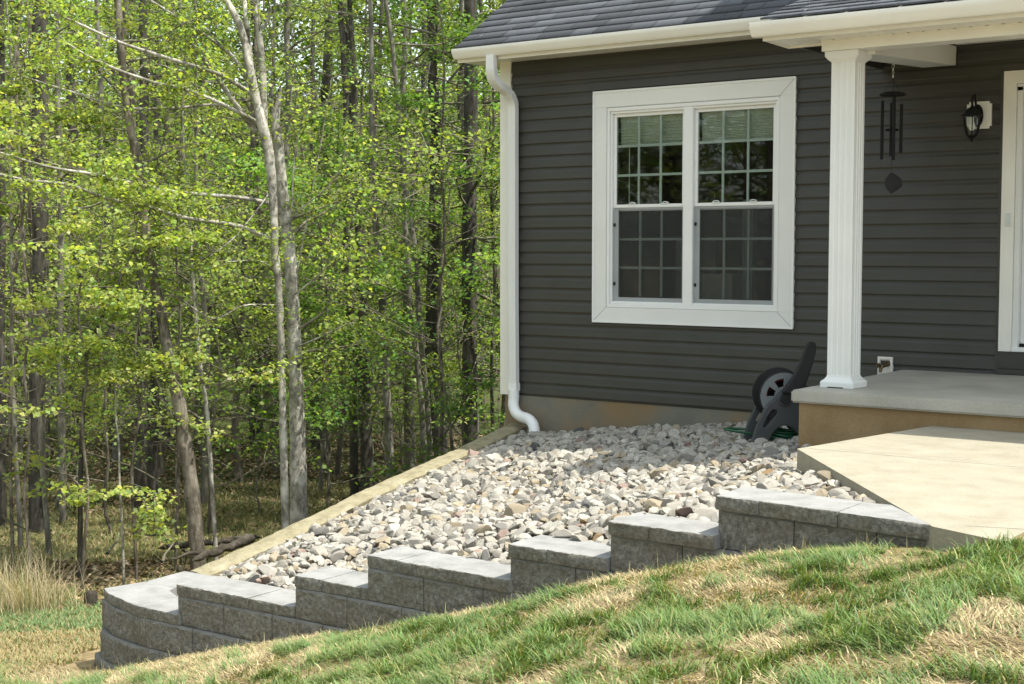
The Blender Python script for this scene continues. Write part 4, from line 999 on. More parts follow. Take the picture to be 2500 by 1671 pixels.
# ------------------------------------------------------------------ plants
class Veg:
    def __init__(s): s.v = []; s.q = []; s.t = []; s.n = 0
    def put(s, v, q, t): s.v.append(v); s.q.append(q+s.n); s.t.append(t); s.n += len(v)
    def mesh(s, name, mat, off, smooth=False):
        if not s.v: return None
        return fast_mesh(name, np.concatenate(s.v)-np.asarray(off), np.concatenate(s.q), None, [mat], np.concatenate(s.t), smooth=smooth)
def np_tube(P, r, sides, rs, wob=0.0):
    P = np.asarray(P, float); n = len(P); r = np.asarray(r, float)
    t = np.gradient(P, axis=0); t /= np.linalg.norm(t,axis=1)[:,None]+1e-9
    ref = np.array([1.0,0.13,0]) if abs(t[:,2]).mean() > 0.6 else np.array([0.0,0.1,1])
    a = np.cross(t, ref); a /= np.linalg.norm(a,axis=1)[:,None]+1e-9; b = np.cross(t,a)
    q = np.arange(sides)*2*np.pi/sides
    rr = r[:,None]*(1+wob*(rs.random((n,sides))-0.5))
    v = P[:,None,:]+rr[:,:,None]*(np.cos(q)[None,:,None]*a[:,None,:]+np.sin(q)[None,:,None]*b[:,None,:])
    i, k = np.meshgrid(np.arange(n-1), np.arange(sides), indexing='ij')
    f = np.stack([i*sides+k, i*sides+(k+1)%sides, (i+1)*sides+(k+1)%sides, (i+1)*sides+k], -1).reshape(-1,4)
    return v.reshape(-1,3), f
def wander(rs, p, d, L, n, bend=0.18, up=0.0):
    d = np.array(d, float); d /= np.linalg.norm(d); P = [np.array(p, float)]
    for i in range(n):
        d = d+rs.normal(size=3)*bend+np.array([0,0,up]); d /= np.linalg.norm(d); P.append(P[-1]+d*L/n)
    return np.array(P)
def leaves(veg, rs, anch, per, L, spread, base, var=0.3, flat=0.4, droop=0.55):
    """fans of small folded leaves round the anchor points"""
    anch = np.repeat(np.asarray(anch,float), per, axis=0); n = len(anch)
    if not n: return
    az = rs.random(n)*2*np.pi; pos = anch+rs.normal(size=(n,3))*np.array([spread,spread,spread*flat])
    tip = np.stack([np.cos(az),np.sin(az),-droop+0.35*rs.normal(size=n)],1); tip /= np.linalg.norm(tip,axis=1)[:,None]
    up = np.array([0,0,1.0])+0.45*rs.normal(size=(n,3)); s = np.cross(tip,up); s /= np.linalg.norm(s,axis=1)[:,None]+1e-9; nn = np.cross(s,tip)
    l = L*rs.uniform(0.6,1.25,n)[:,None]; w_ = l*rs.uniform(0.34,0.5,n)[:,None]
    v = np.stack([pos, pos+tip*l*0.45+s*w_+nn*l*0.10, pos+tip*l, pos+tip*l*0.45-s*w_+nn*l*0.10],1).reshape(-1,3)
    q = np.arange(n*4).reshape(-1,4)
    k = np.exp(rs.normal(size=(n,1))*var); hue = rs.normal(size=(n,1))*0.10
    c = np.asarray(base)[None,:]*k*np.concatenate([1+hue,1+0*hue,1-hue],1)
    veg.put(v, q, np.repeat(np.clip(c,0.003,0.6),4,axis=0))
W3 = np.ones(3)
def grow(rs, wood, fol, trunk, rad, nbr, zr, Lr, leafL, per, base, twigs=4, up=0.05, bend=0.2, spread=0.10, skip=0.0, flat=0.4, var=0.3):
    """side branches with twigs and leaf fans along a trunk path"""
    trunk = np.asarray(trunk); z0, z1 = trunk[0,2], trunk[-1,2]; H = z1-z0
    for b in range(nbr):
        zt = z0+H*rs.uniform(*zr); i = int(np.argmin(abs(trunk[:,2]-zt))); p = trunk[i]; az = rs.random()*2*np.pi
        L = rs.uniform(*Lr)*(1.0-0.35*(zt-z0)/H); el = rs.uniform(0.0,0.55)
        br = wander(rs, p, (math.cos(az)*math.cos(el),math.sin(az)*math.cos(el),math.sin(el)), L, 7, bend*0.7, up*0.4)
        r0 = min(rad[i]*0.5, 0.010+0.009*L)
        v, q = np_tube(br, np.linspace(r0,0.004,8), 5, rs); wood.put(v,q,np.ones((len(v),3)))
        anch = [br[-1],br[-2]]
        for t in range(twigs):
            k = rs.integers(2,8); d = br[min(k,7)]-br[max(k-1,0)]; d = d/np.linalg.norm(d)+rs.normal(size=3)*np.array([0.7,0.7,0.25])
            tw = wander(rs, br[min(k,7)], d, L*rs.uniform(0.22,0.45), 4, bend, 0.02)
            v, q = np_tube(tw, np.linspace(0.006,0.0025,5), 3, rs); wood.put(v,q,np.ones((len(v),3)))
            anch += [tw[4],tw[3],tw[2]]
        anch = np.array(anch)
        if skip: anch = anch[rs.random(len(anch)) > skip]
        leaves(fol, rs, anch, per, leafL, spread, np.asarray(base)*math.exp(rs.normal()*0.26), var, flat)
def plant(name, label, cat, base, trunk_paths, barkmat, wood, fol, group=None, sides=12, wob=0.16, kind_names=('trunk','branch','foliage')):
    root = thing(name, tuple(base), label, cat, group); rs = np.random.default_rng(abs(hash(label))%1000 if False else len(label)*7+3)
    tv = Veg()
    for P, r in trunk_paths:
        v, q = np_tube(P, r, sides, rs, wob); tv.put(v,q,np.ones((len(v),3)))
    nq0 = sum(len(q) for q in tv.q)
    if wood is not None:
        for v, q in zip(wood.v, wood.q): tv.v.append(v); tv.q.append(q+tv.n); tv.t.append(np.ones((len(v),3)))
        # wood.q already carries offsets inside wood, shifted here by the trunk's vertex count
    me = tv.mesh(kind_names[0], barkmat, base, True); me.materials.append(M['twig'])
    mi = np.zeros(len(me.polygons), np.int32); mi[nq0:] = 1; me.polygons.foreach_set('material_index', mi)
    link(kind_names[0], me, root)
    if fol is not None and fol.v: link(kind_names[2], fol.mesh(kind_names[2], M['leaf'], base), root)
    return root
def dup(root, loc, rotz, sc, label=None, group=None):
    r = root.copy(); C.objects.link(r); r.location = loc; r.rotation_euler = (0,0,rotz); r.scale = (sc,sc,sc)
    if label: r['label'] = label
    if group: r['group'] = group
    for c_ in list(root.children):
        d = c_.copy(); C.objects.link(d); d.parent = r
    return r
YG = np.array([0.275,0.355,0.100]); MG = np.array([0.190,0.270,0.072]); DG = np.array([0.115,0.195,0.050]); LG = np.array([0.325,0.400,0.125])

# --- prototypes for the woodland behind
def proto(k, H, r0, barkmat, base, name, label, leafL=0.052, nbr=28, per=11, lean=0.4):
    rs = np.random.default_rng(100+k)
    P = np.array([[lean*(t**1.4)*math.cos(k)+0.10*math.sin(3*t+k)*t, lean*(t**1.4)*math.sin(k)+0.10*math.cos(2.6*t+k)*t, -0.3+(H+0.3)*t] for t in np.linspace(0,1,26)])
    P[1:,:2] += np.cumsum(rs.normal(size=(25,2))*0.022,axis=0)
    r = r0*(1-np.linspace(0,1,26)*0.82); r[:3] *= (1.35,1.15,1.05)
    wood, fol = Veg(), Veg()
    grow(rs, wood, fol, P, r, nbr, (0.14,1.0), (1.1,2.7), leafL, per, base, twigs=5, spread=0.075, skip=0.35, flat=0.3)
    return plant(name, label, 'tree', (0,0,0), [(P,r)], barkmat, wood, fol, None, 9)
PROTOS = [
 proto(1, 11.5, 0.125, M['bark_dark'], MG, 'woodland_tree', 'dark trunked woodland tree with yellow-green spring leaves, deep among the trees'),
 proto(2, 12.5, 0.095, M['bark_grey'], YG, 'woodland_tree', 'slender grey trunked woodland tree with bright spring leaves, deep among the trees'),
 proto(3, 10.5, 0.075, M['bark_brown'], YG*0.9, 'woodland_tree', 'slim brown trunked woodland tree with light leaves, deep among the trees', per=13),
 proto(4, 12.0, 0.15, M['bark_dark'], DG, 'woodland_tree', 'thick dark trunked woodland tree with deeper green leaves, deep among the trees'),
 proto(5, 9.0, 0.055, M['bark_grey'], LG, 'woodland_tree', 'thin pale woodland tree with sparse yellowish leaves, deep among the trees', nbr=22),
 proto(6, 8.0, 0.05, M['bark_brown'], MG*1.1, 'woodland_tree', 'thin brown woodland tree with many low leafy branches, deep among the trees', nbr=30, per=12),
]
SAP = [proto(11, 4.2, 0.022, M['bark_brown'], YG, 'sapling', 'thin woodland sapling with light green leaves between the trunks', 0.055, 18, 6, 0.25),
       proto(12, 3.0, 0.016, M['bark_grey'], MG*1.1, 'sapling', 'small woodland sapling with green leaves low between the trunks', 0.055, 16, 7, 0.2),
       proto(13, 5.4, 0.028, M['bark_grey'], LG, 'sapling', 'tall spindly sapling with sparse yellowish leaves between the trunks', 0.05, 18, 5, 0.35)]
def spread_wood():
    rs = np.random.default_rng(77); placed = []; first = set()
    def go(protos, n, ur, dr, sc, gap, group, tag0):
        k = 0; tries = 0
        while k < n and tries < n*40:
            tries += 1; u = rs.uniform(*ur); d = dr[0]+(dr[1]-dr[0])*rs.random()**0.8
            p = at(u, 600, d); x, y = p[0], p[1]
            if x > -1.6 and -3 < y < 9.5: continue
            if any((x-a)**2+(y-b)**2 < gap*gap for a, b in placed): continue
            placed.append((x,y)); z = float(ground_z(x,y)); s = rs.uniform(*sc); i = int(rs.integers(len(protos))); pr_ = protos[i]
            if (tag0,i) not in first:
                first.add((tag0,i)); pr_.location = (x,y,z); pr_.rotation_euler = (0,0,rs.random()*6.28); pr_.scale = (s,s,s); pr_['group'] = group
            else: dup(pr_, (x,y,z), rs.random()*6.28, s, None, group)
            k += 1
    go(PROTOS, 76, (-60,1330), (19.5,43), (0.8,1.2), 0.9, 'trees of the woodland beyond the yard', 't')
    go(SAP, 58, (-40,1300), (17,33), (0.8,1.25), 0.5, 'saplings under the woodland trees', 's')
    go(PROTOS, 10, (-700,-60), (18,36), (0.9,1.2), 1.5, 'trees of the woodland beyond the yard', 't')
    for i in range(22):   # woods wrapping round behind the house
        x = -2.5+17*rs.random(); y = 11.5+16*rs.random()
        if any((x-a)**2+(y-b)**2 < 1.2 for a, b in placed): continue
        placed.append((x,y)); dup(PROTOS[i%6], (x,y,float(ground_z(x,y))), rs.random()*6.28, rs.uniform(0.75,1.0), None, 'trees of the woodland beyond the yard')
    # woods across the yard, mirrored in the windows
    for i in range(40):
        x = -19+16*rs.random(); y = -12.5-19*rs.random()
        if x > -6 and y > -15: continue
        dup(PROTOS[i%4], (x,y,float(ground_z(x,y))), rs.random()*6.28, rs.uniform(1.1,1.4), None, 'trees of the woodland beyond the yard')
spread_wood()

# --- trees one can tell apart -------------------------------------------------
def px_path(pts, d, n=5, jitter=0.0, seed=0, dend=0.0):
    """trunk line through photo points at its own distance; pts = (u, v, width in photo px)"""
    rs = np.random.default_rng(seed); dv = np.linspace(d,d+dend,len(pts)); P = [at(u,v,dv[i]+(rs.normal()*jitter if i else 0)) for i,(u,v,w_) in enumerate(pts)]
    Q = np.array(smoothline(P,n)); wv = np.array([w_ for _,_,w_ in pts], float)*d/FPX/2
    r = np.interp(np.linspace(0,len(pts)-1,len(Q)), np.arange(len(pts)), wv)
    return Q, r
def to_ground(Q, r):
    """run the foot of the trunk down into the ground"""
    g = float(ground_z(Q[0,0],Q[0,1]))-0.12
    if Q[0,2] > g+0.05:
        d = (Q[0]-Q[3]); d = d/abs(d[2])*(Q[0,2]-g); d[:2] *= 0.5; Q = np.vstack([Q[0]+d,Q]); r = np.concatenate([[r[0]*1.2],r])
    return Q, r
def hand_tree(label, d, trunk, barkmat, seed, nbr=14, zr=(0.3,1.0), Lr=(0.8,2.0), leafL=0.050, per=9, base=MG, extra=(), top=5.0, twigs=4, spread=0.12, name='tree', skip=0.0, limb_leaves=True, sides=14, bend=0.2, flat=0.4, up=0.05):
    rs = np.random.default_rng(seed); Q, r = px_path(trunk, d, seed=seed); Q, r = to_ground(Q, r)
    # carry the trunk on above the picture
    dd = Q[-1]-Q[-5]; dd /= np.linalg.norm(dd); dd = dd*0.6+np.array([0,0,0.5]); ext = wander(rs, Q[-1], dd, top, 8, 0.06, 0.03)[1:]
    Qx = np.vstack([Q,ext]); rx_ = np.concatenate([r, np.linspace(r[-1],r[-1]*0.3,8)])
    paths = [(Qx,rx_)]; wood, fol = Veg(), Veg()
    grow(rs, wood, fol, Qx, rx_, nbr, zr, Lr, leafL, per, base, twigs=twigs, spread=spread, skip=skip, bend=bend, flat=flat, up=up)
    for k, ex in enumerate(extra):
        pts, kw = ex if isinstance(ex, tuple) and isinstance(ex[1], dict) else (ex, {})
        E_, er = px_path(pts, d+(kw.get('dd',0.0) if kw.get('ground') else 0.0), seed=seed+k, jitter=kw.get('j',0.06), dend=0.0 if kw.get('ground') else kw.get('dd',0.0))
        if kw.get('ground'): E_, er = to_ground(E_, er)
        paths.append((E_,er))
        nt = kw.get('twigs', 6)
        for t in range(nt):
            i = int(rs.integers(len(E_)//4,len(E_))); dv = E_[i]-E_[i-1]; dv = dv/np.linalg.norm(dv)+rs.normal(size=3)*np.array([0.6,0.6,0.5])
            tw = wander(rs, E_[i], dv, rs.uniform(0.25,0.8), 5, 0.2, 0.0); v, q = np_tube(tw, np.linspace(0.006,0.0025,6), 3, rs); wood.put(v,q,np.ones((len(v),3)))
            leaves(fol, rs, tw[2:], kw.get('per',per), leafL, spread*0.8, np.asarray(base)*math.exp(rs.normal()*0.15), 0.3, flat)
    base_pt = Qx[0].copy()
    return plant(name, label, 'tree', base_pt, paths, barkmat, wood, fol, None, sides)
F = 1.0657   # display scale of the notes below
def D(*pts): return [(a*F,b*F,c*F) for a,b,c in pts]
GS = 1250/1341
def E2(k, *pts): return [(a*GS,b*GS,c*GS*k) for a,b,c in pts]
hand_tree('big pale mottled twin-stemmed tree rising just behind the concrete wall', 15.2, E2(0.92,(784,1370,52),(782,1270,48),(778,1080,42),(771,896,39),(765,760,37),(756,640,35),(745,560,35),(735,460,33),(728,380,30),(722,320,26),(727,275,17),(734,245,8),(736,228,2)), M['bark_pale'], 11, nbr=7, zr=(0.35,0.85), Lr=(0.7,1.5), leafL=0.048, per=10, base=YG, top=0.02,
  extra=[(E2(1,(748,1380,22),(742,1150,20),(736,896,19),(730,760,19),(720,640,20),(715,520,22),(708,430,25),(700,380,27),(688,330,28),(672,270,26),(656,190,23),(641,110,20),(620,50,18),(590,-5,17),(560,-60,15)),{'ground':1,'dd':-0.35,'twigs':10,'j':0.02}),
         (E2(1,(692,340,22),(690,270,20),(688,200,19),(682,120,17),(674,50,15),(668,-10,14),(660,-70,12)),{'dd':-0.1,'twigs':5}),
         (E2(1,(660,200,14),(652,120,13),(645,60,12),(640,-10,11)),{'dd':0.2,'twigs':3}),
         (E2(1,(688,75,9),(700,55,7),(708,35,5),(712,14,1.5)),{'twigs':0,'j':0.0,'dd':-0.1}),
         (E2(1,(668,345,16),(636,300,14),(600,250,13),(545,170,12),(500,110,11),(470,60,10),(430,-5,9),(400,-50,8)),{'twigs':6,'dd':-0.4}),
         (E2(1,(655,215,12),(610,150,10),(560,108,9),(470,50,8),(390,0,7),(330,-40,6)),{'twigs':10,'dd':-0.8}),
         (E2(1,(664,250,13),(610,215,11),(560,190,10),(430,150,9),(310,110,7),(200,60,6),(130,30,4)),{'twigs':14,'dd':-1.8}),
         (E2(1,(690,330,12),(600,282,10),(500,240,9),(400,215,8),(300,180,7),(200,130,5),(150,90,3)),{'twigs':14,'dd':-2.0}),
         (E2(1,(640,290,8),(560,275,7),(460,283,7),(330,283,6),(200,245,5),(40,195,4),(-20,180,3)),{'twigs':14,'dd':-1.9}),
         (E2(1,(703,532,12),(640,520,10),(560,512,9),(470,505,9),(400,492,8),(250,458,7),(130,438,6),(0,400,4)),{'twigs':14,'dd':-2.2}),
         (E2(1,(707,628,14),(650,602,12),(600,588,11),(480,570,10),(380,540,9),(280,520,8),(180,485,8),(70,472,6),(-10,455,5)),{'twigs':16,'dd':-2.4}),
         (D((655,690,5),(720,640,4),(760,600,3),(800,560,2)),{'twigs':7,'dd':-0.6}), (D((650,520,5),(700,470,4),(760,420,3),(800,330,2)),{'twigs':8,'dd':-0.5}),
         (D((670,800,5),(740,770,4),(800,740,3)),{'twigs':6,'dd':-0.6}), (D((625,430,4),(590,480,3),(520,560,2.5),(440,600,2)),{'twigs':9,'dd':-0.9}),
         (D((640,700,4),(560,700,3),(490,730,2.5),(420,690,2)),{'twigs':9,'dd':-0.9}), (D((690,900,4),(740,860,3),(770,840,2)),{'twigs':5,'dd':-0.5}), (D((640,640,4),(600,600,3),(520,600,2)),{'twigs':7,'dd':-0.8}),
         (D((660,620,4),(668,480,3.5),(676,350,3),(700,240,2)),{'twigs':6,'dd':-0.3}), (D((668,700,4),(700,520,3),(735,330,2.5),(760,180,2)),{'twigs':6,'dd':-0.4})])
hand_tree('straight dark trunked tree standing beside the house downspout', 20.0, D((1147/F,1040,37),(1147/F,950,36),(1147/F,850,34),(1146/F,640,34),(1146/F,480,33),(1150/F,300,32),(1150/F,150,30),(1149/F,0,29),(1148/F,-60,28)), M['bark_dark'], 12, nbr=15, zr=(0.28,1.0), Lr=(1.2,2.6), leafL=0.065, per=8, base=DG*1.15, top=6, twigs=5)
def full(*p): return list(p)
hand_tree('leaning brown barked tree left of the pale twin-stemmed tree', 14.4, full((482,1345,38),(466,1180,36),(448,1060,34),(440,1000,33),(426,930,31),(410,860,28),(396,780,26),(384,720,25),(371,650,24),(357,560,23),(346,480,22),(338,400,21),(311,270,20),(296,130,19),(287,0,18),(284,-60,17)), M['bark_brown'], 13, nbr=12, zr=(0.35,1.0), Lr=(0.7,1.5), base=YG*0.95, per=6)
hand_tree('thick dark trunked tree near the left edge of the wood', 17.5, full((91,1340,44),(92,1200,42),(90,1000,40),(97,780,39),(99,600,39),(96,400,38),(98,200,38),(98,0,37),(98,-60,36)), M['bark_dark'], 14, nbr=12, zr=(0.4,1.0), Lr=(1.0,2.0), base=MG)
hand_tree('tall slim pale grey tree between the twin-stemmed tree and the dark trunk', 18.5, full((955,1180,22),(948,1025,20),(941,900,20),(936,775,20),(929,665,18),(918,560,17),(911,430,14),(908,290,13),(907,140,12),(904,0,11),(903,-60,10)), M['bark_grey'], 15, nbr=16, zr=(0.35,1.0), Lr=(0.8,1.7), base=YG*0.9, per=6)
hand_tree('grey curving tree forking to a second slim stem near the dark trunk', 19.0, full((1040,1180,16),(1030,1000,15),(1020,900,14),(1013,820,13),(1000,740,14),(996,613,15),(989,557,14),(986,430,13),(977,321,12),(968,214,12),(957,107,11),(941,0,10),(935,-60,9)), M['bark_grey'], 16, nbr=14, zr=(0.35,1.0), Lr=(0.8,1.8), base=MG, extra=[(full((1056,1190,17),(1050,1100,16),(1041,970,15),(1032,881,14),(1025,792,14),(1020,703,14),(1012,600,13),(1004,520,11),(1012,400,8),(1022,300,6),(1050,150,4)),{'ground':1,'dd':0.2,'j':0.02})])
hand_tree('dark paired trunk tree in the shade right of the twin-stemmed tree', 20.5, full((866,1200,22),(864,1100,21),(861,881,19),(853,738,18),(842,640,18),(851,500,17),(848,393,17),(845,250,16),(839,143,15),(830,0,14),(826,-60,13)), M['bark_dark'], 17, nbr=14, zr=(0.35,1.0), base=DG, extra=[(full((902,1200,22),(898,1050,21),(893,917,20),(887,774,19),(882,640,18),(880,560,16),(862,430,14),(858,300,12),(850,150,10),(842,20,8)),{'ground':1,'dd':0.4,'j':0.02})])
hand_tree('slender pale sapling with bare lower stem in front of the dark wood', 14.8, full((527,1345,11),(520,1230,11),(506,1012,10),(494,930,9),(485,853,9),(472,700,8),(466,600,7),(460,500,5)), M['bark_pale'], 18, nbr=14, zr=(0.5,1.0), Lr=(0.5,1.1), base=YG, per=6, top=2.5, sides=9, name='sapling')
hand_tree('tiny pale sapling with flat layered branches above the leaf litter', 14.0, full((301,1372,7),(297,1260,6),(292,1180,5.5),(290,1087,5),(284,1030,4)), M['bark_pale'], 19, nbr=10, zr=(0.45,1.0), Lr=(0.5,0.9), base=LG*0.9, per=4, top=0.6, sides=8, name='sapling', leafL=0.04, up=-0.05)
hand_tree('thin grey trunk standing in front of the thick dark trunk at left', 15.6, full((124,1415,15),(118,1330,14),(113,1260,13),(104,1150,12),(99,1050,11),(95,960,10),(80,820,9),(60,650,8),(48,400,7),(30,190,6),(15,0,5)), M['bark_grey'], 20, nbr=14, zr=(0.3,1.0), Lr=(0.6,1.4), base=YG, per=6, top=2)
hand_tree('slim mottled trunk at far left behind the dry grass', 16.2, full((52,1352,14),(47,1240,13),(39,1130,12),(34,1000,11),(28,850,10),(30,700,9),(26,500,8),(22,300,7)), M['bark_grey'], 21, nbr=14, zr=(0.3,1.0), base=YG, per=6)
hand_tree('dark trunk cut by the left edge of the view', 18.0, full((6,1350,22),(5,1200,21),(4,1000,20),(2,800,19),(5,500,18),(4,200,17),(2,0,16)), M['bark_dark'], 22, nbr=10, base=MG)
hand_tree('grey trunk just right of the thick dark trunk at left', 18.4, full((155,1362,20),(154,1250,19),(151,1100,18),(148,950,17),(146,800,16),(150,600,15),(146,400,13),(140,200,12),(138,0,11)), M['bark_grey'], 23, nbr=12, base=MG)
hand_tree('pair of dark straight trunks deep behind the tiny pale sapling', 19.5, full((343,1330,30),(343,1200,29),(345,1050,28),(347,900,27),(345,700,26),(350,500,24),(352,300,22),(350,0,20)), M['bark_dark'], 24, nbr=10, base=MG, extra=[(full((371,1330,26),(372,1200,25),(374,1060,24),(378,900,23),(380,700,21),(384,500,19),(384,250,16),(386,0,13)),{'ground':1,'dd':1.0,'j':0.02})])
hand_tree('dark sapling leaning right across the left side of the wood', 14.4, full((196,1180,12),(200,1050,11),(208,920,10),(216,860,9),(250,774,8),(285,700,7),(312,640,6),(336,596,5),(360,540,4)), M['bark_dark'], 25, nbr=12, zr=(0.3,1.0), Lr=(0.5,1.0), base=YG, per=6, top=1.0, sides=9, name='sapling')
# broad-leaved young maples in front, lit yellow-green
for lab, d, tr, sd_, nb in (('young leafy tree with drooping yellow-green sprays at lower left', 13.4, full((70,1330,8),(60,1200,7),(72,1050,7),(60,900,6),(80,760,5),(60,620,4),(70,480,3)), 31, 13),
                        ('young leafy tree with bright layered sprays just left of the leaning brown tree', 14.2, full((330,1330,8),(322,1150,7),(340,1000,7),(330,850,6),(345,720,5),(330,600,4),(340,520,3)), 32, 12),
                        ('young leafy tree with sunlit sprays between the left trunks', 13.6, full((205,1340,8),(215,1200,7),(200,1040,7),(212,900,6),(190,760,5),(205,640,4),(195,560,3)), 33, 12),
                        ('young leafy tree with yellowish top sprays at upper left', 14.2, full((30,1330,9),(24,1000,8),(36,700,7),(60,450,6),(40,250,5),(70,80,4),(60,-30,3)), 34, 13),
                        ('young leafy tree with light sprays right of the leaning brown tree', 14.9, full((430,1335,8),(436,1150,7),(428,950,7),(440,780,6),(430,620,5),(436,450,4)), 35, 11)):
    hand_tree(lab, d, tr, M['bark_brown'], sd_, nbr=nb, zr=(0.22,1.0), Lr=(0.6,1.25), leafL=0.056, per=13, base=LG, top=0.8, twigs=4, spread=0.075, sides=8, name='sapling', flat=0.3, up=-0.03)
for lab, d, tr, sd_, bs_ in (('dark green young tree filling the gap left of the dark straight trunk', 18.0, full((1075,1150,10),(1080,950,9),(1070,750,8),(1085,560,7),(1078,380,5),(1085,200,4)), 41, DG*1.2),
                        ('green bushy young tree behind the house corner beside the downspout', 21.5, full((1205,1100,10),(1200,900,9),(1208,700,8),(1200,500,7),(1205,300,6),(1200,100,5)), 42, MG*0.9),
                        ('green young tree low in the shade behind the concrete wall', 17.6, full((800,1240,8),(804,1100,7),(796,980,6),(806,860,5),(798,760,4)), 43, DG*1.3)):
    hand_tree(lab, d, tr, M['bark_brown'], sd_, nbr=28, zr=(0.1,1.0), Lr=(0.8,1.7), leafL=0.058, per=12, base=bs_, top=2.0, twigs=5, spread=0.13, sides=8, name='sapling')

# --- far wood: reads as one mass
def far_wood():
    rs = np.random.default_rng(9); veg = Veg(); n = 21000
    u = rs.uniform(-900,2100,n); d = rs.uniform(42,58,n); P = np.array([at(a,600,b) for a,b in zip(u,d)])
    P[:,2] = -2.5+rs.random(n)**0.9*17.5
    ok = ~((P[:,0] > -3) & (P[:,1] < 12)); P = P[ok]; k = fbm(P[:,0]*0.5+P[:,1]*0.4, P[:,2]*0.7, 8)
    for lo_, hi_, c in ((0,0.50,DG*0.8),(0.50,0.60,MG*0.9),(0.60,2,YG)):
        leaves(veg, rs, P[(k >= lo_) & (k < hi_)], 14, 0.17, 0.35, c, 0.35, 0.7)
    o = link('far_wood', veg.mesh('far_wood', M['leaf'], (0,0,0))); tag(o, 'far leafy woodland closing off the view behind the trunks', 'woodland', kind='stuff')
far_wood()
def far_wood_across():
    rs = np.random.default_rng(19); veg = Veg(); n = 4200
    t = rs.uniform(-16,16,n); d = rs.uniform(33,41,n); P = np.stack([1.6-0.51*d+0.86*t, -0.86*d-0.51*t, -2.0+rs.random(n)*13.0],1)
    k = fbm(P[:,0]*0.5, P[:,2]*0.6, 12)
    for lo_, hi_, c in ((0,0.52,DG*0.8),(0.52,2,MG*0.9)): leaves(veg, rs, P[(k >= lo_) & (k < hi_)], 14, 0.20, 0.35, c, 0.35, 0.7)
    tag(link('far_wood', veg.mesh('far_wood', M['leaf'], (0,0,0))), 'leafy woodland across the yard that the windows mirror', 'woodland', kind='stuff')
far_wood_across()

# --- forest floor litter, fallen logs, sticks, dry grass
def litter():
    rs = np.random.default_rng(15); n = 42000; u = rs.uniform(-300,1300,n); d = 11.6+18*rs.random(n)**1.4
    P = np.array([at(a,600,b) for a,b in zip(u,d)]); ok = (P[:,0] < 0.2) & ~((P[:,0] > -0.4) & (P[:,1] > -4.6)); P = P[ok]; d = d[ok]
    ok = rs.random(len(P)) < sstep(12.2,15.8,d+2.4*(fbm(P[:,0]*1.2,P[:,1]*1.2,4)-0.5)); P = P[ok]; P[:,2] = ground_z(P[:,0],P[:,1])+rs.uniform(0.004,0.03,len(P))
    n = len(P); az = rs.random(n)*2*np.pi; tip = np.stack([np.cos(az),np.sin(az),rs.normal(size=n)*0.35],1); s = np.stack([-np.sin(az),np.cos(az),rs.normal(size=n)*0.4],1)
    l = rs.uniform(0.035,0.085,n)[:,None]
    v = np.stack([P-tip*l*0.5, P+s*l*0.36+np.array([0,0,0.012]), P+tip*l*0.5, P-s*l*0.36+np.array([0,0,0.010])],1).reshape(-1,3)
    c = np.array([0.15,0.105,0.065])[None,:]*np.exp(rs.normal(size=(n,1))*0.4); pale = rs.random(n) < 0.16; c[pale] = np.array([0.30,0.25,0.18])*rs.uniform(0.7,1.1,(pale.sum(),1))
    o = link('leaf_litter', fast_mesh('leaf_litter', v, np.arange(n*4).reshape(-1,4), None, [M['litter']], np.repeat(c,4,axis=0))); tag(o, 'brown dead leaves covering the forest floor', 'leaves', kind='stuff')
litter()
def log(label, a, b, r0, r1, seed, mat='log', branches=()):
    rs = np.random.default_rng(seed); n = 16; P = np.array([a+(b-a)*t for t in np.linspace(0,1,n)]); P[:,2] = np.maximum(P[:,2], ground_z(P[:,0],P[:,1])+r1*0.6)+rs.normal(size=n)*0.01
    tv = Veg(); v, q = np_tube(P, np.linspace(r0,r1,n)*np.concatenate([[0.05,0.8],np.ones(n-4),[0.8,0.05]]), 12, rs, 0.3); tv.put(v,q,np.ones((len(v),3)))
    for t, dv, L in branches:
        p = P[int(t*(n-1))]; w_ = wander(rs, p, dv, L, 6, 0.2); v, q = np_tube(w_, np.linspace(r1*0.6,0.006,7), 6, rs); tv.put(v,q,np.ones((len(v),3)))
    me = tv.mesh('fallen_log', M[mat], P[0], True); o = link('fallen_log', me, None, P[0]); tag(o, label, 'log')
log('rotting dark log lying against the concrete wall at its lower end', at(468,1368,13.6), at(625,1312,14.6), 0.030, 0.055, 51, branches=((0.3,(-0.8,-0.2,0.1),0.4),))
log('long dark fallen trunk on the ground behind the rotting log', at(385,1338,15.4), at(640,1312,16.6), 0.038, 0.032, 52, branches=((0.2,(-1,0.2,0.1),0.7),))
for k_, (a, b, c_) in enumerate(((at(262,1352,14.2),at(305,1330,14.6),'pale stick propped at the foot of the tiny sapling'),(at(395,1372,13.7),at(440,1352,14.1),'pale curved stick in the grass left of the rotting log'),(at(448,1345,14.8),at(500,1345,15.2),'pale bare branch lying by the leaning brown tree'),(at(5,1255,15.0),at(48,1340,15.2),'grey broken branch leaning by the far left trunks'))):
    rs = np.random.default_rng(60+k_); P = wander(rs, a, b-a, np.linalg.norm(b-a), 8, 0.12); P[:,2] = np.maximum(P[:,2],ground_z(P[:,0],P[:,1])+0.015); v, q = np_tube(P, np.linspace(0.016,0.007,9), 7, rs)
    o = link('stick', fast_mesh('stick', v-P[0], q, None, [M['twig']], np.ones((len(v),3)), smooth=True), None, P[0]); tag(o, c_, 'stick')
sp_ = at(222,1462,12.6); sp_[2] = ground_z(sp_[0],sp_[1]); sm = MB(); sm.lathe([(0.07,sp_[2]-0.1),(0.062,sp_[2]+0.02),(0.055,sp_[2]+0.12),(0.045,sp_[2]+0.135),(0.0,sp_[2]+0.11)],sp_[0],sp_[1],14)
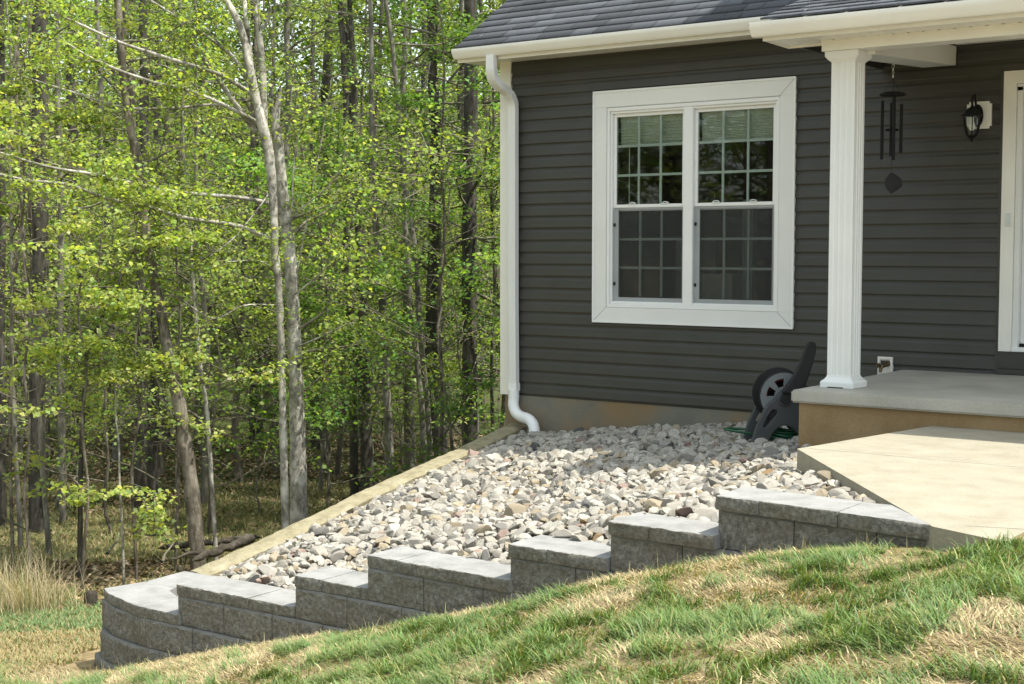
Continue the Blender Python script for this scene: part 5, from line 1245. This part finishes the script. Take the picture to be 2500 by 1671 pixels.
tag(sm.build('tree_stump', M['log'], None, smooth=50, origin=tuple(sp_)), 'small weathered stump behind the curved end of the block wall', 'stump')

def blade_mesh(name, P, az, L, lean, wid, col, mat, parent=None, off=(0,0,0), curl=0.8):
    n = len(P); d = np.stack([np.cos(az),np.sin(az),np.zeros(n)],1); s = np.stack([-np.sin(az),np.cos(az),np.zeros(n)],1); up = np.array([0,0,1.0]); V = []
    for t in (0.0,0.4,0.75,1.0):
        h = L*(t*np.cos(lean*0.6)-curl*0.38*t*t*np.sin(lean)); o_ = L*(0.25*t+0.75*t*t*(0.5+0.5*curl))*np.sin(lean)
        c = P+d*o_[:,None]+up*h[:,None]; w_ = (wid*(1-0.85*t**1.6))[:,None]
        V += [c-s*w_, c+s*w_]
    v = np.stack(V,1).reshape(-1,3); b = np.arange(n)[:,None]*8
    q = np.concatenate([b+np.array([[0,1,3,2]]),b+np.array([[2,3,5,4]]),b+np.array([[4,5,7,6]])],1).reshape(-1,4)
    return fast_mesh(name, v-np.asarray(off), q, None, [mat], np.repeat(col,8,axis=0))
def lawn():
    rs = np.random.default_rng(33); n = 420000
    x = rs.uniform(-0.9,9.0,n); y = rs.uniform(-9.0,-5.43,n)
    vx, vy = x-CAM[0], y-CAM[1]; dd = vx*math.sin(YAW)+vy*math.cos(YAW); lat = vx*math.cos(YAW)-vy*math.sin(YAW)
    z = ground_z(x,y); zz = (CAM[2]-z)
    ok = (dd > 3.4) & (abs(lat) < dd*0.385) & (zz/dd < 0.40)
    ok &= ~((x > 6.2) & (y > -5.5-(x-6.2)*0.22))
    x, y, z, dd = x[ok], y[ok], z[ok], dd[ok]
    g = (fbm(x*1.0+3,y*1.3,41)-0.5)*1.15+0.5; g = g*0.75+0.25*fbm(x*4,y*4,43); wallk = sstep(-5.95,-5.5,y)
    g = g-0.15*wallk-0.012+0.06*sstep(2.5,5.5,x)
    clump = fbm(x*8,y*8,44,3)
    green = rs.random(len(x)) < sstep(0.345,0.55,g+0.5*(clump-0.5))*0.86+0.10
    keep = np.where(green, rs.random(len(x)) < 0.30+0.70*sstep(0.38,0.62,clump), rs.random(len(x)) < 0.62)
    x, y, z, g, green, clump = x[keep], y[keep], z[keep], g[keep], green[keep], clump[keep]; n = len(x)
    L = np.where(green, rs.uniform(0.03,0.085,n)*(0.65+0.75*sstep(0.42,0.70,clump))*(1-0.40*sstep(-5.9,-5.5,y)), rs.uniform(0.022,0.062,n))
    az = np.where(rs.random(n) < 0.7, -2.0+rs.normal(size=n)*0.6+9*(fbm(x*2.6,y*2.6,47)-0.5), rs.random(n)*6.28)
    lean = np.where(green, rs.uniform(0.55,1.5,n), rs.uniform(0.95,1.55,n)); wid = rs.uniform(0.0015,0.0034,n)
    hue = fbm(x*2.2,y*2.2,49)[:,None]; gc = np.array([0.105,0.195,0.068])*(1-hue)+np.array([0.145,0.215,0.058])*hue
    col = gc*np.exp(rs.normal(size=(n,1))*0.25); bl = rs.random(n) < 0.12; col[bl] = np.array([0.19,0.25,0.13])*rs.uniform(0.8,1.2,(bl.sum(),1))
    yl = rs.random(n) < 0.16; col[yl] = np.array([0.30,0.29,0.11])*rs.uniform(0.7,1.2,(yl.sum(),1))
    dry = np.array([0.36,0.295,0.175])*np.exp(rs.normal(size=(n,1))*0.38); col = np.where(green[:,None], col, dry)
    P = np.stack([x,y,z-0.004],1)
    for nm, mk, lab, ct in (('lawn_grass', green, 'patchy green lawn grass on the slope in front of the block wall', 'grass'), ('dry_thatch', ~green, 'flattened straw coloured dead grass between the green patches', 'dry grass')):
        o = link(nm, blade_mesh(nm, P[mk], az[mk], L[mk], lean[mk], wid[mk], col[mk], M['blade'])); tag(o, lab, ct, kind='stuff')
    # stray taller stalks along the foot of the wall
    m_ = 260; x = rs.uniform(0.6,6.2,m_); y = -5.47-rs.random(m_)**2*0.25; P = np.stack([x,y,ground_z(x,y)-0.004],1)
    # lower strip behind the wall end and weeds at the wood edge
    n = 230000; u = rs.uniform(-250,850,n); d = rs.uniform(8.6,22.0,n); Q = np.array([at(a,600,b) for a,b in zip(u,d)]); x, y = Q[:,0], Q[:,1]
    ok = (x < 0.30) & ~((x > -0.1) & (y > -5.2)); p = np.where(d < 12.6, 0.95, sstep(0.30,0.55,fbm(x*0.9,y*0.9,61))*np.clip(1.35-(d-12.6)*0.09,0.25,1)); ok &= rs.random(n) < p
    x, y, d = x[ok], y[ok], d[ok]; n = len(x); P2 = np.stack([x,y,ground_z(x,y)-0.004],1); near = d < 12.6
    L2 = np.where(near, rs.uniform(0.03,0.075,n), rs.uniform(0.04,0.13,n)); c2 = np.where(near[:,None], np.array([[0.13,0.20,0.08]]), np.array([[0.15,0.19,0.07]]))*np.exp(rs.normal(size=(n,1))*0.25); wd = rs.uniform(0.003,0.006,n)
    dr_ = rs.random(n) < np.where(d < 10.9,0.8,np.where(near,0.2,0.45)); c2[dr_] = np.array([0.36,0.29,0.15])*rs.uniform(0.7,1.2,(dr_.sum(),1))
    o = link('rough_grass', blade_mesh('rough_grass', P2, rs.random(n)*6.28, L2, rs.uniform(0.5,1.4,n), wd, c2, M['blade'])); tag(o, 'rough green grass and weeds along the edge of the wood', 'grass', kind='stuff')
    # stalks
    o = link('grass_stalk', blade_mesh('grass_stalk', P, rs.random(m_)*6.28, rs.uniform(0.04,0.11,m_), rs.uniform(0.1,0.8,m_), np.full(m_,0.0016), np.array([0.40,0.36,0.20])*rs.uniform(0.7,1.2,(m_,1)), M['blade'])); tag(o, 'stray seedling stalks along the foot of the block wall', 'grass', kind='stuff')
    # tall dry clump
    for lab, (u_, v_, d_), n, hw, hh in (('tall clump of dry straw coloured grass at the left edge', (66,1545,12.4), 620, 0.18, 0.66), ('smaller dry grass clump in front of the slim mottled trunk', (4,1530,12.9), 380, 0.15, 0.55)):
        b = at(u_,v_,d_); b[2] = ground_z(b[0],b[1]); x = b[0]+rs.normal(size=n)*hw; y = b[1]+rs.normal(size=n)*hw; P3 = np.stack([x,y,ground_z(x,y)-0.01],1)
        c3 = np.array([0.47,0.395,0.26])*np.exp(rs.normal(size=(n,1))*0.22); g3 = rs.random(n) < 0.12; c3[g3] = np.array([0.14,0.19,0.07])
        me = blade_mesh('dry_grass_clump', P3, rs.random(n)*6.28, hh*rs.uniform(0.35,1.0,n), rs.uniform(0.05,0.95,n), rs.uniform(0.0015,0.003,n), c3, M['blade'], off=b); o = link('dry_grass_clump', me, None, b); tag(o, lab, 'dry grass')
lawn()
